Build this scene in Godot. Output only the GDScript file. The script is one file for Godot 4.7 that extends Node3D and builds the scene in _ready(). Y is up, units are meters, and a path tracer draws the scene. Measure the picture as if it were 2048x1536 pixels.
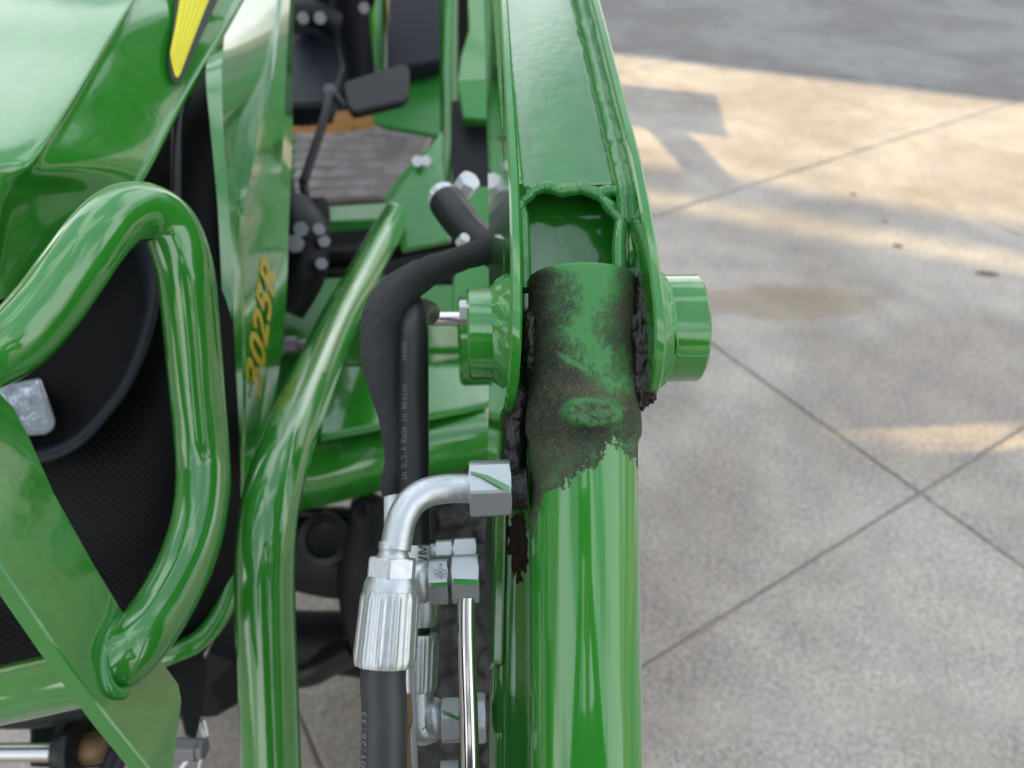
extends Node3D

var rng := RandomNumberGenerator.new()
var M := {}
var used := {}
var noise := FastNoiseLite.new()

func v(x: float, y: float, z: float) -> Vector3:
	return Vector3(x, y, z)

# ------------------------------------------------------------------ naming
func numbered(called: String) -> String:
	used[called] = used.get(called, -1) + 1
	return called if used[called] == 0 else "%s_%03d" % [called, used[called]]

func tag(o: Node3D, label: String, category: String, group := "") -> Node3D:
	o.set_meta("label", label)
	o.set_meta("category", category)
	if group:
		o.set_meta("group", group)
	return o

func thing(called: String, label: String, category: String, at := Vector3.ZERO, group := "") -> Node3D:
	var o := Node3D.new()
	o.name = numbered(called)
	add_child(o)
	o.position = at
	return tag(o, label, category, group)

func obj(called: String, st: SurfaceTool, m: Material, parent: Node3D = null) -> MeshInstance3D:
	st.generate_normals()
	var o := MeshInstance3D.new()
	o.mesh = st.commit()
	o.material_override = m
	if parent == null:
		o.name = numbered(called)
		add_child(o)
	else:
		o.name = called
		parent.add_child(o, true)
		var p: Node3D = parent
		while p != null and p != self:
			o.position -= p.position
			p = p.get_parent() as Node3D
	return o

func mb() -> SurfaceTool:
	var st := SurfaceTool.new()
	st.begin(Mesh.PRIMITIVE_TRIANGLES)
	return st

# ------------------------------------------------------------------ shapes
func tri(st: SurfaceTool, a: Vector3, b: Vector3, c: Vector3) -> void:
	for p in [a, b, c]:
		st.set_uv(Vector2(p.x, p.z))
		st.add_vertex(p)

func quad(st: SurfaceTool, a: Vector3, b: Vector3, c: Vector3, d: Vector3) -> void:
	tri(st, a, b, c)
	tri(st, a, c, d)

func grid(st: SurfaceTool, rows: Array, wrap := false, us := 1.0, vs := 1.0, smooth := true, group := 0) -> void:
	st.set_smooth_group(group if smooth else -1)
	var nr: int = rows.size()
	var nc: int = rows[0].size()
	for i in nr - 1:
		for j in (nc if wrap else nc - 1):
			var k: int = (j + 1) % nc
			var q := [[i, j, j], [i, k, j + 1], [i + 1, k, j + 1], [i + 1, j, j]]
			for w in [[0, 1, 2], [0, 2, 3]]:
				for e in w:
					var c = q[e]
					st.set_uv(Vector2(us * c[2] / float(nc if wrap else nc - 1), vs * c[0] / float(nr - 1)))
					st.add_vertex(rows[c[0]][c[1]])

func spline(pts: Array, n: int) -> Array:
	var out := []
	for i in pts.size() - 1:
		var a = pts[maxi(i - 1, 0)]
		var d = pts[mini(i + 2, pts.size() - 1)]
		for k in n:
			var t := k / float(n)
			var p = pts[i]
			var q = pts[i + 1]
			if p is Vector3:
				out.append((p as Vector3).cubic_interpolate(q, a, d, t))
			else:
				out.append(cubic_interpolate(p, q, a, d, t))
	out.append(pts[-1])
	return out

func patch(rows: Array, nu: int, nv: int) -> Array:
	var wide := []
	for r in rows:
		wide.append(spline(r, nu))
	var out := []
	var cols := []
	for j in wide[0].size():
		var c := []
		for r in wide:
			c.append(r[j])
		cols.append(spline(c, nv))
	for i in cols[0].size():
		var r := []
		for c in cols:
			r.append(c[i])
		out.append(r)
	return out

func ring(c: Vector3, u: Vector3, w: Vector3, r: float, sides: int, off := 0.0) -> Array:
	var out := []
	for k in sides:
		var a := TAU * k / sides + off
		out.append(c + (u * cos(a) + w * sin(a)) * r)
	return out

func fan(st: SurfaceTool, r: Array) -> void:
	st.set_smooth_group(-1)
	var c := Vector3.ZERO
	for p in r:
		c += p
	c /= r.size()
	for k in r.size():
		tri(st, c, r[k], r[(k + 1) % r.size()])

# a bent round bar: pts joined by a spline, radius one number or one per point
func tube(st: SurfaceTool, pts: Array, radius, sides := 20, n := 8, caps := true, flat := 1.0, us := 1.0, vs := 1.0, crumple := 0.0) -> void:
	var path := spline(pts, n) if n > 1 else pts
	var rad := []
	if radius is Array:
		rad = spline(radius, n) if n > 1 else radius
	var rows := []
	var u := Vector3.ZERO
	for i in path.size():
		var t: Vector3 = (path[mini(i + 1, path.size() - 1)] - path[maxi(i - 1, 0)]).normalized()
		if u == Vector3.ZERO:
			u = t.cross(Vector3(0.1, 0.77, 0.63)).normalized()
		u = (u - t * u.dot(t)).normalized()
		var r: float = rad[i] if radius is Array else radius
		var w := t.cross(u)
		var loop := ring(path[i], u, w * flat, r, sides)
		if crumple > 0.0:
			noise.frequency = 1.0
			for k in sides:
				var q: Vector3 = loop[k] - path[i]
				loop[k] = path[i] + q * (1.0 + crumple * noise.get_noise_3dv(loop[k] * 55.0) + crumple * 0.7 * noise.get_noise_2d(i * 0.33, (t.dot(Vector3.UP)) * 3.0 + q.normalized().x * 1.5))
		rows.append(loop)
	grid(st, rows, true, us, vs)
	if caps:
		fan(st, rows[0])
		fan(st, rows[-1])

# turned shape: prof is a list of [distance along dir, radius]; sharp edges where a distance or point repeats
func lathe(st: SurfaceTool, o: Vector3, dir: Vector3, prof: Array, sides := 32, smooth := false, caps := true) -> void:
	dir = dir.normalized()
	var u := dir.cross(Vector3(0.13, 0.21, 0.97)).normalized()
	var w := dir.cross(u)
	var rows := []
	for p in prof:
		rows.append(ring(o + dir * p[0], u, w, p[1], sides))
	if smooth:
		grid(st, rows, true)
	else:
		for i in rows.size() - 1:
			st.set_smooth_group(i + 1)
			var two := [rows[i], rows[i + 1]]
			var nc := sides
			for j in nc:
				var k := (j + 1) % nc
				quad(st, two[0][j], two[0][k], two[1][k], two[1][j])
	if caps:
		fan(st, rows[0])
		fan(st, rows[-1])

# a box with chamfered edges; b turns it
func box(st: SurfaceTool, c: Vector3, s: Vector3, b := Basis.IDENTITY, ch := 0.0) -> void:
	var o := PackedVector2Array([Vector2(-s.x, -s.y) / 2, Vector2(s.x, -s.y) / 2, Vector2(s.x, s.y) / 2, Vector2(-s.x, s.y) / 2])
	if ch > 0.0:
		o = PackedVector2Array()
		for q in [[-1, -1, 1, 0], [1, -1, 0, 1], [1, 1, -1, 0], [-1, 1, 0, -1]]:
			var p := Vector2(q[0] * s.x / 2, q[1] * s.y / 2)
			var d := Vector2(q[2], q[3]) * ch
			var e := Vector2(-q[3], q[2]) * ch
			o.append(p + e)
			o.append(p + d)
	prism(st, o, Transform3D(b, c - b.z * s.z / 2), s.z, ch)

func inset(o: PackedVector2Array, d: float) -> PackedVector2Array:
	var out := PackedVector2Array()
	var s := -1.0 if Geometry2D.is_polygon_clockwise(o) else 1.0
	for i in o.size():
		var a := (o[i] - o[i - 1]).normalized()
		var b := (o[(i + 1) % o.size()] - o[i]).normalized()
		var na := Vector2(-a.y, a.x) * s
		var nb := Vector2(-b.y, b.x) * s
		var m := na + nb
		out.append(o[i] + m * d / maxf(0.5, m.length_squared() / 2.0))
	return out

func face(st: SurfaceTool, o: PackedVector2Array, xf: Transform3D, z: float) -> void:
	var idx := Geometry2D.triangulate_polygon(o)
	for i in range(0, idx.size(), 3):
		tri(st, xf * Vector3(o[idx[i]].x, o[idx[i]].y, z), xf * Vector3(o[idx[i + 1]].x, o[idx[i + 1]].y, z), xf * Vector3(o[idx[i + 2]].x, o[idx[i + 2]].y, z))

func prism(st: SurfaceTool, o: PackedVector2Array, xf: Transform3D, thick: float, ch := 0.0, hole := PackedVector2Array()) -> void:
	var inner := inset(o, ch) if ch > 0.0 else o
	st.set_smooth_group(-1)
	for z in [0.0, thick]:
		if hole.is_empty():
			face(st, inner, xf, z)
		else:
			var mid := 0.0
			for p in hole:
				mid += p.x / hole.size()
			for half in [PackedVector2Array([Vector2(mid, -9), Vector2(9, -9), Vector2(9, 9), Vector2(mid, 9)]), PackedVector2Array([Vector2(-9, -9), Vector2(mid, -9), Vector2(mid, 9), Vector2(-9, 9)])]:
				for part in Geometry2D.intersect_polygons(inner, half):
					for q in Geometry2D.clip_polygons(part, hole):
						face(st, q, xf, z)
	var levels := [[o, ch], [o, thick - ch]]
	if ch > 0.0:
		levels = [[inner, 0.0], [o, ch], [o, thick - ch], [inner, thick]]
	for l in levels.size() - 1:
		# neighbouring wall faces share a smoothing group only where the outline is nearly straight
		var g := 50
		for i in o.size():
			var k := (i + 1) % o.size()
			var a := o[i] - o[i - 1]
			var b := o[k] - o[i]
			if absf(a.angle_to(b)) > 0.5:
				g += 1
			st.set_smooth_group(g + 200 * (l % 2 if ch > 0.0 else 0))
			var p = levels[l]
			var q = levels[l + 1]
			quad(st, xf * Vector3(p[0][i].x, p[0][i].y, p[1]), xf * Vector3(p[0][k].x, p[0][k].y, p[1]), xf * Vector3(q[0][k].x, q[0][k].y, q[1]), xf * Vector3(q[0][i].x, q[0][i].y, q[1]))
	st.set_smooth_group(7)
	for i in hole.size():
		var k := (i + 1) % hole.size()
		quad(st, xf * Vector3(hole[i].x, hole[i].y, 0), xf * Vector3(hole[k].x, hole[k].y, 0), xf * Vector3(hole[k].x, hole[k].y, thick), xf * Vector3(hole[i].x, hole[i].y, thick))

# a flat plate through world points (all in one plane), thickened away from `seen`
func plate(st: SurfaceTool, pts: Array, thick: float, seen: Vector3, ch := 0.0015) -> void:
	var o: Vector3 = pts[0]
	var x: Vector3 = (pts[1] - pts[0]).normalized()
	var n := Vector3.ZERO
	for i in range(1, pts.size() - 1):
		n += (pts[i] - o).cross(pts[i + 1] - o)
	n = n.normalized()
	if n.dot(seen - o) > 0.0:
		n = -n
	var y := n.cross(x)
	var poly := PackedVector2Array()
	for p in pts:
		poly.append(Vector2((p - o).dot(x), (p - o).dot(y)))
	prism(st, poly, Transform3D(Basis(x, y, n), o), thick, ch)

func rounded(pts: Array, r: float, n := 5) -> Array:
	var out := []
	for i in pts.size():
		var a: Vector3 = (pts[i - 1] - pts[i])
		var b: Vector3 = (pts[(i + 1) % pts.size()] - pts[i])
		var d := minf(r, minf(a.length(), b.length()) * 0.45)
		for k in n + 1:
			var t := k / float(n)
			var p: Vector3 = pts[i] + a.normalized() * d
			var q: Vector3 = pts[i] + b.normalized() * d
			out.append(p.lerp(pts[i], t).lerp(pts[i].lerp(q, t), t))
	return out

func frame(dir: Vector3, up := Vector3.UP) -> Basis:
	var z := dir.normalized()
	var x := up.cross(z).normalized()
	return Basis(x, z.cross(x), z)

# hexagon nut along dir from o, spin turns the flats
func nut(st: SurfaceTool, o: Vector3, dir: Vector3, af: float, length: float, up := Vector3.UP, spin := 0.0, ch := 0.0012) -> void:
	var b := frame(dir, up)
	var rows := []
	var c := ch
	var seg := 6
	for p in [[0.0, 0.88], [c * 0.5, 0.96], [c * 2.0, 1.0], [length - c * 2.0, 1.0], [length - c * 0.5, 0.96], [length, 0.88]]:
		var r := []
		for k in 6:
			for e in seg:
				var a0 := TAU * k / 6 + spin
				var a1 := TAU * (k + 1) / 6 + spin
				var rr: float = af / sqrt(3.0)
				var t: float = 0.06 + 0.88 * e / (seg - 1)
				var q: Vector2 = (Vector2(cos(a0), sin(a0)).lerp(Vector2(cos(a1), sin(a1)), t)) * rr
				var lim: float = rr * (p[1] if p[1] < 1.0 else 2.0)
				if q.length() > lim:
					q = q.normalized() * lim
				r.append(o + b * Vector3(q.x, q.y, p[0]))
		rows.append(r)
	for i in rows.size() - 1:
		for j in 36:
			st.set_smooth_group(-1)
			quad(st, rows[i][j], rows[i][(j + 1) % 36], rows[i + 1][(j + 1) % 36], rows[i + 1][j])
	fan(st, rows[0])
	fan(st, rows[-1])

# crimped ferrule with flats and grooves
func crimp(st: SurfaceTool, o: Vector3, dir: Vector3, length: float, r0: float, r1: float, flats := 10) -> void:
	var b := frame(dir)
	var rows := []
	var n := 26
	for i in n + 1:
		var t := i / float(n)
		var r := []
		var rim := smoothstep(0.0, 0.05, t) * smoothstep(1.0, 0.95, t)
		var bell := smoothstep(0.86, 0.97, t)
		for k in flats * 8:
			var a := TAU * k / (flats * 8.0)
			var f := absf(fposmod(a / TAU * flats, 1.0) - 0.5) * 2.0
			var groove := smoothstep(0.55, 1.0, f) * 0.085 * smoothstep(0.02, 0.14, t) * (1.0 - 0.5 * bell)
			var flat := (cos(PI / flats) / cos((f - 1.0) * PI / flats) if f < 0.9 else 1.0)
			var rad := lerpf(r0, r1, t) * (0.955 + 0.045 * rim) * (1.0 + groove) * lerpf(1.0, flat, 0.6)
			r.append(o + b * Vector3(cos(a) * rad, sin(a) * rad, t * length))
		rows.append(r)
	grid(st, rows, true)
	fan(st, rows[0])
	fan(st, rows[-1])

# a lump: an uneven ellipsoid
func lump(st: SurfaceTool, c: Vector3, b: Basis, rough: float, freq: float, seed_: int, nu := 40, nv := 24) -> void:
	noise.seed = seed_
	noise.frequency = 1.0
	var rows := []
	for i in nv + 1:
		var r := []
		var p := PI * i / nv
		for j in nu:
			var a := TAU * j / nu
			var d := Vector3(sin(p) * cos(a), cos(p), sin(p) * sin(a))
			var w := b * d
			var k := 1.0 + rough * noise.get_noise_3dv(w * freq) + 0.5 * rough * noise.get_noise_3dv(w * freq * 3.1)
			r.append(c + w * k)
		rows.append(r)
	grid(st, rows, true)

func blob_frame(along: Vector3, a: float, b: float, c: float) -> Basis:
	var y := along.normalized()
	var x := y.cross(Vector3(0, 0.63, 0.77)).normalized()
	var z := x.cross(y)
	return Basis(x * b, y * a, z * c)

# raised weld bead with ripples along a path
func bead(st: SurfaceTool, pts: Array, r: float, seed_: int, n := 14, wob := 0.3) -> void:
	noise.seed = seed_
	noise.frequency = 1.0
	var path := spline(pts, n)
	var rr := []
	var run := 0.0
	var fixed := path.duplicate()
	for i in path.size():
		if i > 0:
			run += fixed[i].distance_to(fixed[i - 1])
		var k := run / r
		rr.append(r * (1.0 + wob * noise.get_noise_1d(k * 0.35) + 0.02 * sin(k * 4.2 + 3.0 * noise.get_noise_1d(k * 0.2))))
		path[i] += Vector3(noise.get_noise_2d(k * 0.22, 5), noise.get_noise_2d(k * 0.22, 9), noise.get_noise_2d(k * 0.22, 15)) * r * wob
	tube(st, path, rr, 12, 1)

func text(words: String, size: float, m: Material, parent: Node3D, at: Vector3, right: Vector3, out_: Vector3, font_name := "Droid Sans", bold := false, deep := 0.0004, called := "lettering", slant := 0.0) -> void:
	var t := TextMesh.new()
	var f := SystemFont.new()
	f.font_names = PackedStringArray([font_name])
	f.font_weight = 700 if bold else 400
	t.font = f
	t.text = words
	t.font_size = 32
	t.pixel_size = size / 32.0
	t.depth = deep
	t.curve_step = 2.0
	var o := MeshInstance3D.new()
	o.name = called
	o.mesh = t
	o.material_override = m
	parent.add_child(o, true)
	var x := right.normalized()
	var z := (out_ - x * out_.dot(x)).normalized()
	var y := z.cross(x)
	o.transform = Transform3D(Basis(x, y + x * slant, z), at)
	var p: Node3D = parent
	while p != null and p != self:
		o.position -= p.position
		p = p.get_parent() as Node3D

# print wrapped round a hose: the words run along the path, their middle line lies towards `side`
func wrapped_text(words: String, size: float, m: Material, parent: Node3D, path: Array, start: Vector3, r: float, side: Vector3, narrow := 1.0, font_name := "Droid Sans Mono") -> void:
	var t := TextMesh.new()
	var f := SystemFont.new()
	f.font_names = PackedStringArray([font_name])
	t.font = f
	t.text = words
	t.font_size = 32
	t.pixel_size = size / 32.0
	t.depth = 0.0
	t.curve_step = 2.0
	t.horizontal_alignment = HORIZONTAL_ALIGNMENT_CENTER
	var arr := t.get_mesh_arrays()
	var vs: PackedVector3Array = arr[Mesh.ARRAY_VERTEX]
	var idx: PackedInt32Array = arr[Mesh.ARRAY_INDEX]
	var fine := spline(path, 24)
	var run := [0.0]
	var near := 0
	for i in range(1, fine.size()):
		run.append(run[-1] + fine[i].distance_to(fine[i - 1]))
		if fine[i].distance_to(start) < fine[near].distance_to(start):
			near = i
	var st := mb()
	st.set_smooth_group(0)
	for k in idx:
		var d: float = run[near] + vs[k].x * narrow
		var j := 1
		while j < fine.size() - 1 and run[j] < d:
			j += 1
		var x: Vector3 = (fine[j] - fine[j - 1]).normalized()
		var c: Vector3 = fine[j - 1] + x * (d - run[j - 1])
		var z := (side - x * side.dot(x)).normalized()
		var y := z.cross(x)
		var a: float = vs[k].y / r
		st.set_uv(Vector2.ZERO)
		st.add_vertex(c + (z * cos(a) + y * sin(a)) * (r + 0.0003))
	obj("lettering", st, m, parent)

# ------------------------------------------------------------------ materials
func lin(r: float, g: float, b: float) -> Color:
	return Color(r, g, b).linear_to_srgb()

func mat(called: String, c: Color, rough: float, metal := 0.0, spec := 0.5) -> StandardMaterial3D:
	var m := StandardMaterial3D.new()
	m.resource_name = called
	m.albedo_color = c
	m.roughness = rough
	m.metallic = metal
	m.metallic_specular = spec
	m.cull_mode = BaseMaterial3D.CULL_DISABLED
	M[called] = m
	return m

func noise_image(w: int, h: int, freq: float, seed_: int, octaves := 4, kind := FastNoiseLite.TYPE_SIMPLEX_SMOOTH) -> PackedByteArray:
	var n := FastNoiseLite.new()
	n.noise_type = kind
	n.seed = seed_
	n.frequency = freq
	n.fractal_octaves = octaves
	var im := n.get_seamless_image(w, h)
	im.convert(Image.FORMAT_L8)
	return im.get_data()

func ramp_texture(size: int, freq: float, seed_: int, a: Color, b: Color, lo := 0.3, hi := 0.7, octaves := 4) -> ImageTexture:
	var d := noise_image(size, size, freq, seed_, octaves)
	var out := PackedByteArray()
	out.resize(size * size * 3)
	for i in size * size:
		var t := smoothstep(lo, hi, d[i] / 255.0)
		var c := a.lerp(b, t)
		out[i * 3] = int(c.r * 255.0)
		out[i * 3 + 1] = int(c.g * 255.0)
		out[i * 3 + 2] = int(c.b * 255.0)
	return ImageTexture.create_from_image(Image.create_from_data(size, size, false, Image.FORMAT_RGB8, out))

func grey_texture(size: int, freq: float, seed_: int, octaves := 4) -> ImageTexture:
	return ImageTexture.create_from_image(Image.create_from_data(size, size, false, Image.FORMAT_L8, noise_image(size, size, freq, seed_, octaves)))

func world_map(m: StandardMaterial3D, scale: float) -> void:
	m.uv1_triplanar = true
	m.uv1_world_triplanar = true
	m.uv1_scale = Vector3.ONE * scale

func make_materials() -> void:
	var g := mat("green_paint", lin(0.027, 0.225, 0.021), 0.13, 0.0, 0.55)
	g.albedo_texture = paint_texture(512)
	g.clearcoat_enabled = true
	g.clearcoat = 1.0
	g.clearcoat_roughness = 0.04
	g.heightmap_enabled = true
	g.heightmap_texture = grey_texture(256, 0.03, 5, 3)
	g.heightmap_scale = 0.012
	world_map(g, 9.0)
	g.roughness = 0.2
	g.roughness_texture = ramp_texture(256, 0.012, 36, Color(0.55, 0.55, 0.55), Color(1, 1, 1), 0.35, 0.7, 5)
	g.heightmap_scale = 0.016
	var gd := mat("green_textured", lin(0.03, 0.2, 0.035), 0.3, 0.0, 0.5)
	gd.heightmap_enabled = true
	gd.heightmap_texture = g.heightmap_texture
	gd.heightmap_scale = 0.02
	world_map(gd, 22.0)
	mat("weld_paint", lin(0.03, 0.2, 0.035), 0.18, 0.0, 0.6)
	mat("yellow_decal", lin(0.8, 0.72, 0.06), 0.25)
	mat("yellow_text", lin(0.42, 0.31, 0.02), 0.35)
	mat("charcoal_decal", lin(0.035, 0.04, 0.04), 0.4)
	mat("black_plastic", lin(0.0035, 0.0037, 0.0042), 0.6, 0.0, 0.25)
	mat("black_satin", lin(0.007, 0.0075, 0.009), 0.35, 0.0, 0.4)
	mat("blue_black_plastic", lin(0.007, 0.0085, 0.014), 0.42, 0.0, 0.35)
	mat("black_iron", lin(0.0055, 0.0055, 0.0065), 0.5, 0.0, 0.35)
	mat("pedal_rubber", lin(0.009, 0.0095, 0.012), 0.5, 0.0, 0.4)
	var mm := mat("floor_rubber", lin(0.27, 0.25, 0.24), 0.8, 0.0, 0.3)
	mm.albedo_texture = ramp_texture(256, 0.01, 31, Color(0.88, 0.86, 0.85), Color(1, 1, 1))
	world_map(mm, 4.0)
	var t := mat("tyre_rubber", lin(0.045, 0.043, 0.043), 0.75, 0.0, 0.4)
	t.albedo_texture = ramp_texture(256, 0.03, 32, Color(0.6, 0.6, 0.6), Color(1, 0.98, 0.95))
	world_map(t, 5.0)
	var h := mat("hose_rubber", Color.WHITE, 0.45)
	h.albedo_texture = hose_texture(256)
	h.uv1_scale = Vector3(1, 1, 1)
	h.uv1_triplanar = true
	h.uv1_scale = Vector3.ONE * 14.0
	mat("hose_rubber_plain", lin(0.014, 0.0145, 0.016), 0.42, 0.0, 0.4)
	mat("print_grey", lin(0.11, 0.115, 0.12), 0.6)
	mat("print_light", lin(0.22, 0.23, 0.24), 0.6)
	mat("print_dark", lin(0.08, 0.09, 0.09), 0.6)
	var z := mat("zinc", lin(0.52, 0.545, 0.56), 0.5, 0.92)
	z.roughness_texture = ramp_texture(256, 0.05, 33, Color(0.75, 0.75, 0.75), Color(1, 1, 1))
	z.heightmap_enabled = true
	z.heightmap_texture = grey_texture(256, 0.08, 34, 4)
	z.heightmap_scale = 0.012
	world_map(z, 16.0)
	var zf := mat("zinc_matt", lin(0.42, 0.45, 0.465), 0.45, 0.85)
	zf.heightmap_enabled = true
	zf.heightmap_texture = grey_texture(256, 0.2, 35, 3)
	zf.heightmap_scale = 0.004
	world_map(zf, 16.0)
	mat("chrome", lin(0.6, 0.58, 0.56), 0.16, 1.0)
	mat("dull_steel", lin(0.2, 0.2, 0.215), 0.5, 0.8)
	mat("rusty_steel", lin(0.16, 0.1, 0.05), 0.5, 0.6)
	mat("white_ferrule", lin(0.6, 0.62, 0.65), 0.4, 0.3)
	mat("paper_label", lin(0.6, 0.6, 0.6), 0.6)
	var gr := mat("grease", Color.WHITE, 0.42, 0.0, 0.45)
	gr.albedo_texture = grease_texture(512)
	gr.heightmap_enabled = true
	gr.heightmap_texture = grey_texture(256, 0.09, 41, 4)
	gr.heightmap_scale = 0.1
	world_map(gr, 9.0)
	var gb := mat("dusty_grease", lin(0.034, 0.022, 0.014), 0.85, 0.0, 0.3)
	gb.heightmap_enabled = true
	gb.heightmap_texture = gr.heightmap_texture
	gb.heightmap_scale = 0.12
	world_map(gb, 12.0)
	var br := mat("sawdust", Color.WHITE, 0.9)
	br.albedo_texture = ramp_texture(256, 0.15, 42, lin(0.12, 0.05, 0.01), lin(0.5, 0.25, 0.08))
	world_map(br, 5.0)
	var sl := mat("braided_sleeve", Color.WHITE, 0.6)
	var weave := weave_texture(128)
	sl.albedo_texture = weave[0]
	sl.heightmap_enabled = true
	sl.heightmap_texture = weave[1]
	sl.heightmap_scale = 0.12
	sl.rim_enabled = true
	sl.rim = 0.15
	sl.uv1_scale = Vector3(26, 74, 1)
	var scr := mat("mesh_screen", Color.WHITE, 0.5, 0.0, 0.25)
	var holes := screen_texture(64)
	scr.albedo_texture = holes[0]
	scr.heightmap_enabled = true
	scr.heightmap_texture = holes[1]
	scr.heightmap_scale = 0.05
	scr.uv1_scale = Vector3(44, 104, 1)
	var cl := mat("clear_lens", Color(0.95, 0.97, 1.0, 0.12), 0.05)
	cl.metallic_specular = 0.25
	cl.refraction_enabled = true
	cl.refraction_scale = 0.045
	cl.transparency = BaseMaterial3D.TRANSPARENCY_ALPHA
	mat("reflector", lin(0.5, 0.52, 0.54), 0.18, 1.0)
	mat("dry_soil", lin(0.15, 0.12, 0.095), 0.9)
	mat("coat_cloth", lin(0.035, 0.045, 0.05), 0.9)
	mat("skin", lin(0.45, 0.26, 0.18), 0.6)
	mat("shed_wall", lin(0.42, 0.38, 0.33), 0.8)
	mat("shed_roof", lin(0.12, 0.12, 0.13), 0.6)
	mat("board_wood", lin(0.3, 0.22, 0.14), 0.8)
	concrete_materials()

# nearly even paint with dust specks and hair scratches
func paint_texture(n: int) -> ImageTexture:
	var im := Image.create(n, n, false, Image.FORMAT_RGB8)
	var a := noise_image(n, n, 0.01, 25, 4)
	for y in n:
		for x in n:
			var t := 0.86 + 0.1 * (a[y * n + x] / 255.0)
			im.set_pixel(x, y, Color(t, t, t))
	var r := RandomNumberGenerator.new()
	r.seed = 4
	for k in 90:
		var p := Vector2(r.randf() * n, r.randf() * n)
		var d := Vector2.RIGHT.rotated(r.randf() * TAU)
		var bright := r.randf() < 0.6
		for i in (r.randi_range(1, 3) if k < 70 else r.randi_range(12, 40)):
			var q := p + d * i
			im.set_pixel(posmod(int(q.x), n), posmod(int(q.y), n), Color(1, 1, 1) if bright else Color(0.55, 0.55, 0.5))
	return ImageTexture.create_from_image(im)

func hose_texture(n: int) -> ImageTexture:
	var a := noise_image(n, n, 0.02, 21, 4)
	var b := noise_image(n, n, 0.3, 22, 2)
	var out := PackedByteArray()
	out.resize(n * n * 3)
	for i in n * n:
		var scuff := smoothstep(0.58, 0.85, a[i] / 255.0) * smoothstep(0.45, 0.8, b[i] / 255.0)
		var c := lin(0.026, 0.027, 0.03).lerp(lin(0.14, 0.13, 0.12), scuff * 0.6)
		out[i * 3] = int(c.r * 255)
		out[i * 3 + 1] = int(c.g * 255)
		out[i * 3 + 2] = int(c.b * 255)
	return ImageTexture.create_from_image(Image.create_from_data(n, n, false, Image.FORMAT_RGB8, out))

func grease_texture(n: int) -> ImageTexture:
	var a := noise_image(n, n, 0.012, 23, 4)
	var b := noise_image(n, n, 0.17, 24, 2)
	var out := PackedByteArray()
	out.resize(n * n * 3)
	for i in n * n:
		var c := lin(0.0035, 0.0033, 0.0036).lerp(lin(0.024, 0.019, 0.015), smoothstep(0.4, 0.75, a[i] / 255.0))
		c = c.lerp(lin(0.3, 0.24, 0.15), smoothstep(0.7, 0.82, b[i] / 255.0) * 0.6)
		out[i * 3] = int(c.r * 255)
		out[i * 3 + 1] = int(c.g * 255)
		out[i * 3 + 2] = int(c.b * 255)
	return ImageTexture.create_from_image(Image.create_from_data(n, n, false, Image.FORMAT_RGB8, out))

func weave_texture(n: int) -> Array:
	var a := Image.create(n, n, false, Image.FORMAT_RGB8)
	var h := Image.create(n, n, false, Image.FORMAT_L8)
	for y in n:
		for x in n:
			var u := x / float(n) * 2.0
			var w := y / float(n) * 2.0
			var odd := int(w) % 2
			var f := absf(fposmod(u + odd * 0.5, 1.0) - 0.5) * 2.0
			var k := absf(fposmod(w, 1.0) - 0.5) * 2.0
			var up := clampf(1.0 - k * k * 0.9, 0, 1) * clampf(1.2 - f * f * 1.7, 0, 1)
			var c := lin(0.003, 0.0035, 0.005).lerp(lin(0.042, 0.044, 0.051), clampf(up, 0, 1))
			a.set_pixel(x, y, c)
			h.set_pixel(x, y, Color(up, up, up))
	return [ImageTexture.create_from_image(a), ImageTexture.create_from_image(h)]

func screen_texture(n: int) -> Array:
	var a := Image.create(n, n, false, Image.FORMAT_RGB8)
	var h := Image.create(n, n, false, Image.FORMAT_L8)
	for y in n:
		for x in n:
			var best := 9.0
			for c in [Vector2(0, 0), Vector2(1, 0), Vector2(0, 1), Vector2(1, 1), Vector2(0.5, 0.5)]:
				best = minf(best, (Vector2(x, y) / n - c).length())
			var web := smoothstep(0.24, 0.32, best)
			a.set_pixel(x, y, lin(0.001, 0.001, 0.0012).lerp(lin(0.009, 0.0095, 0.011), web * 0.9))
			h.set_pixel(x, y, Color(web, web, web))
	return [ImageTexture.create_from_image(a), ImageTexture.create_from_image(h)]

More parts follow.
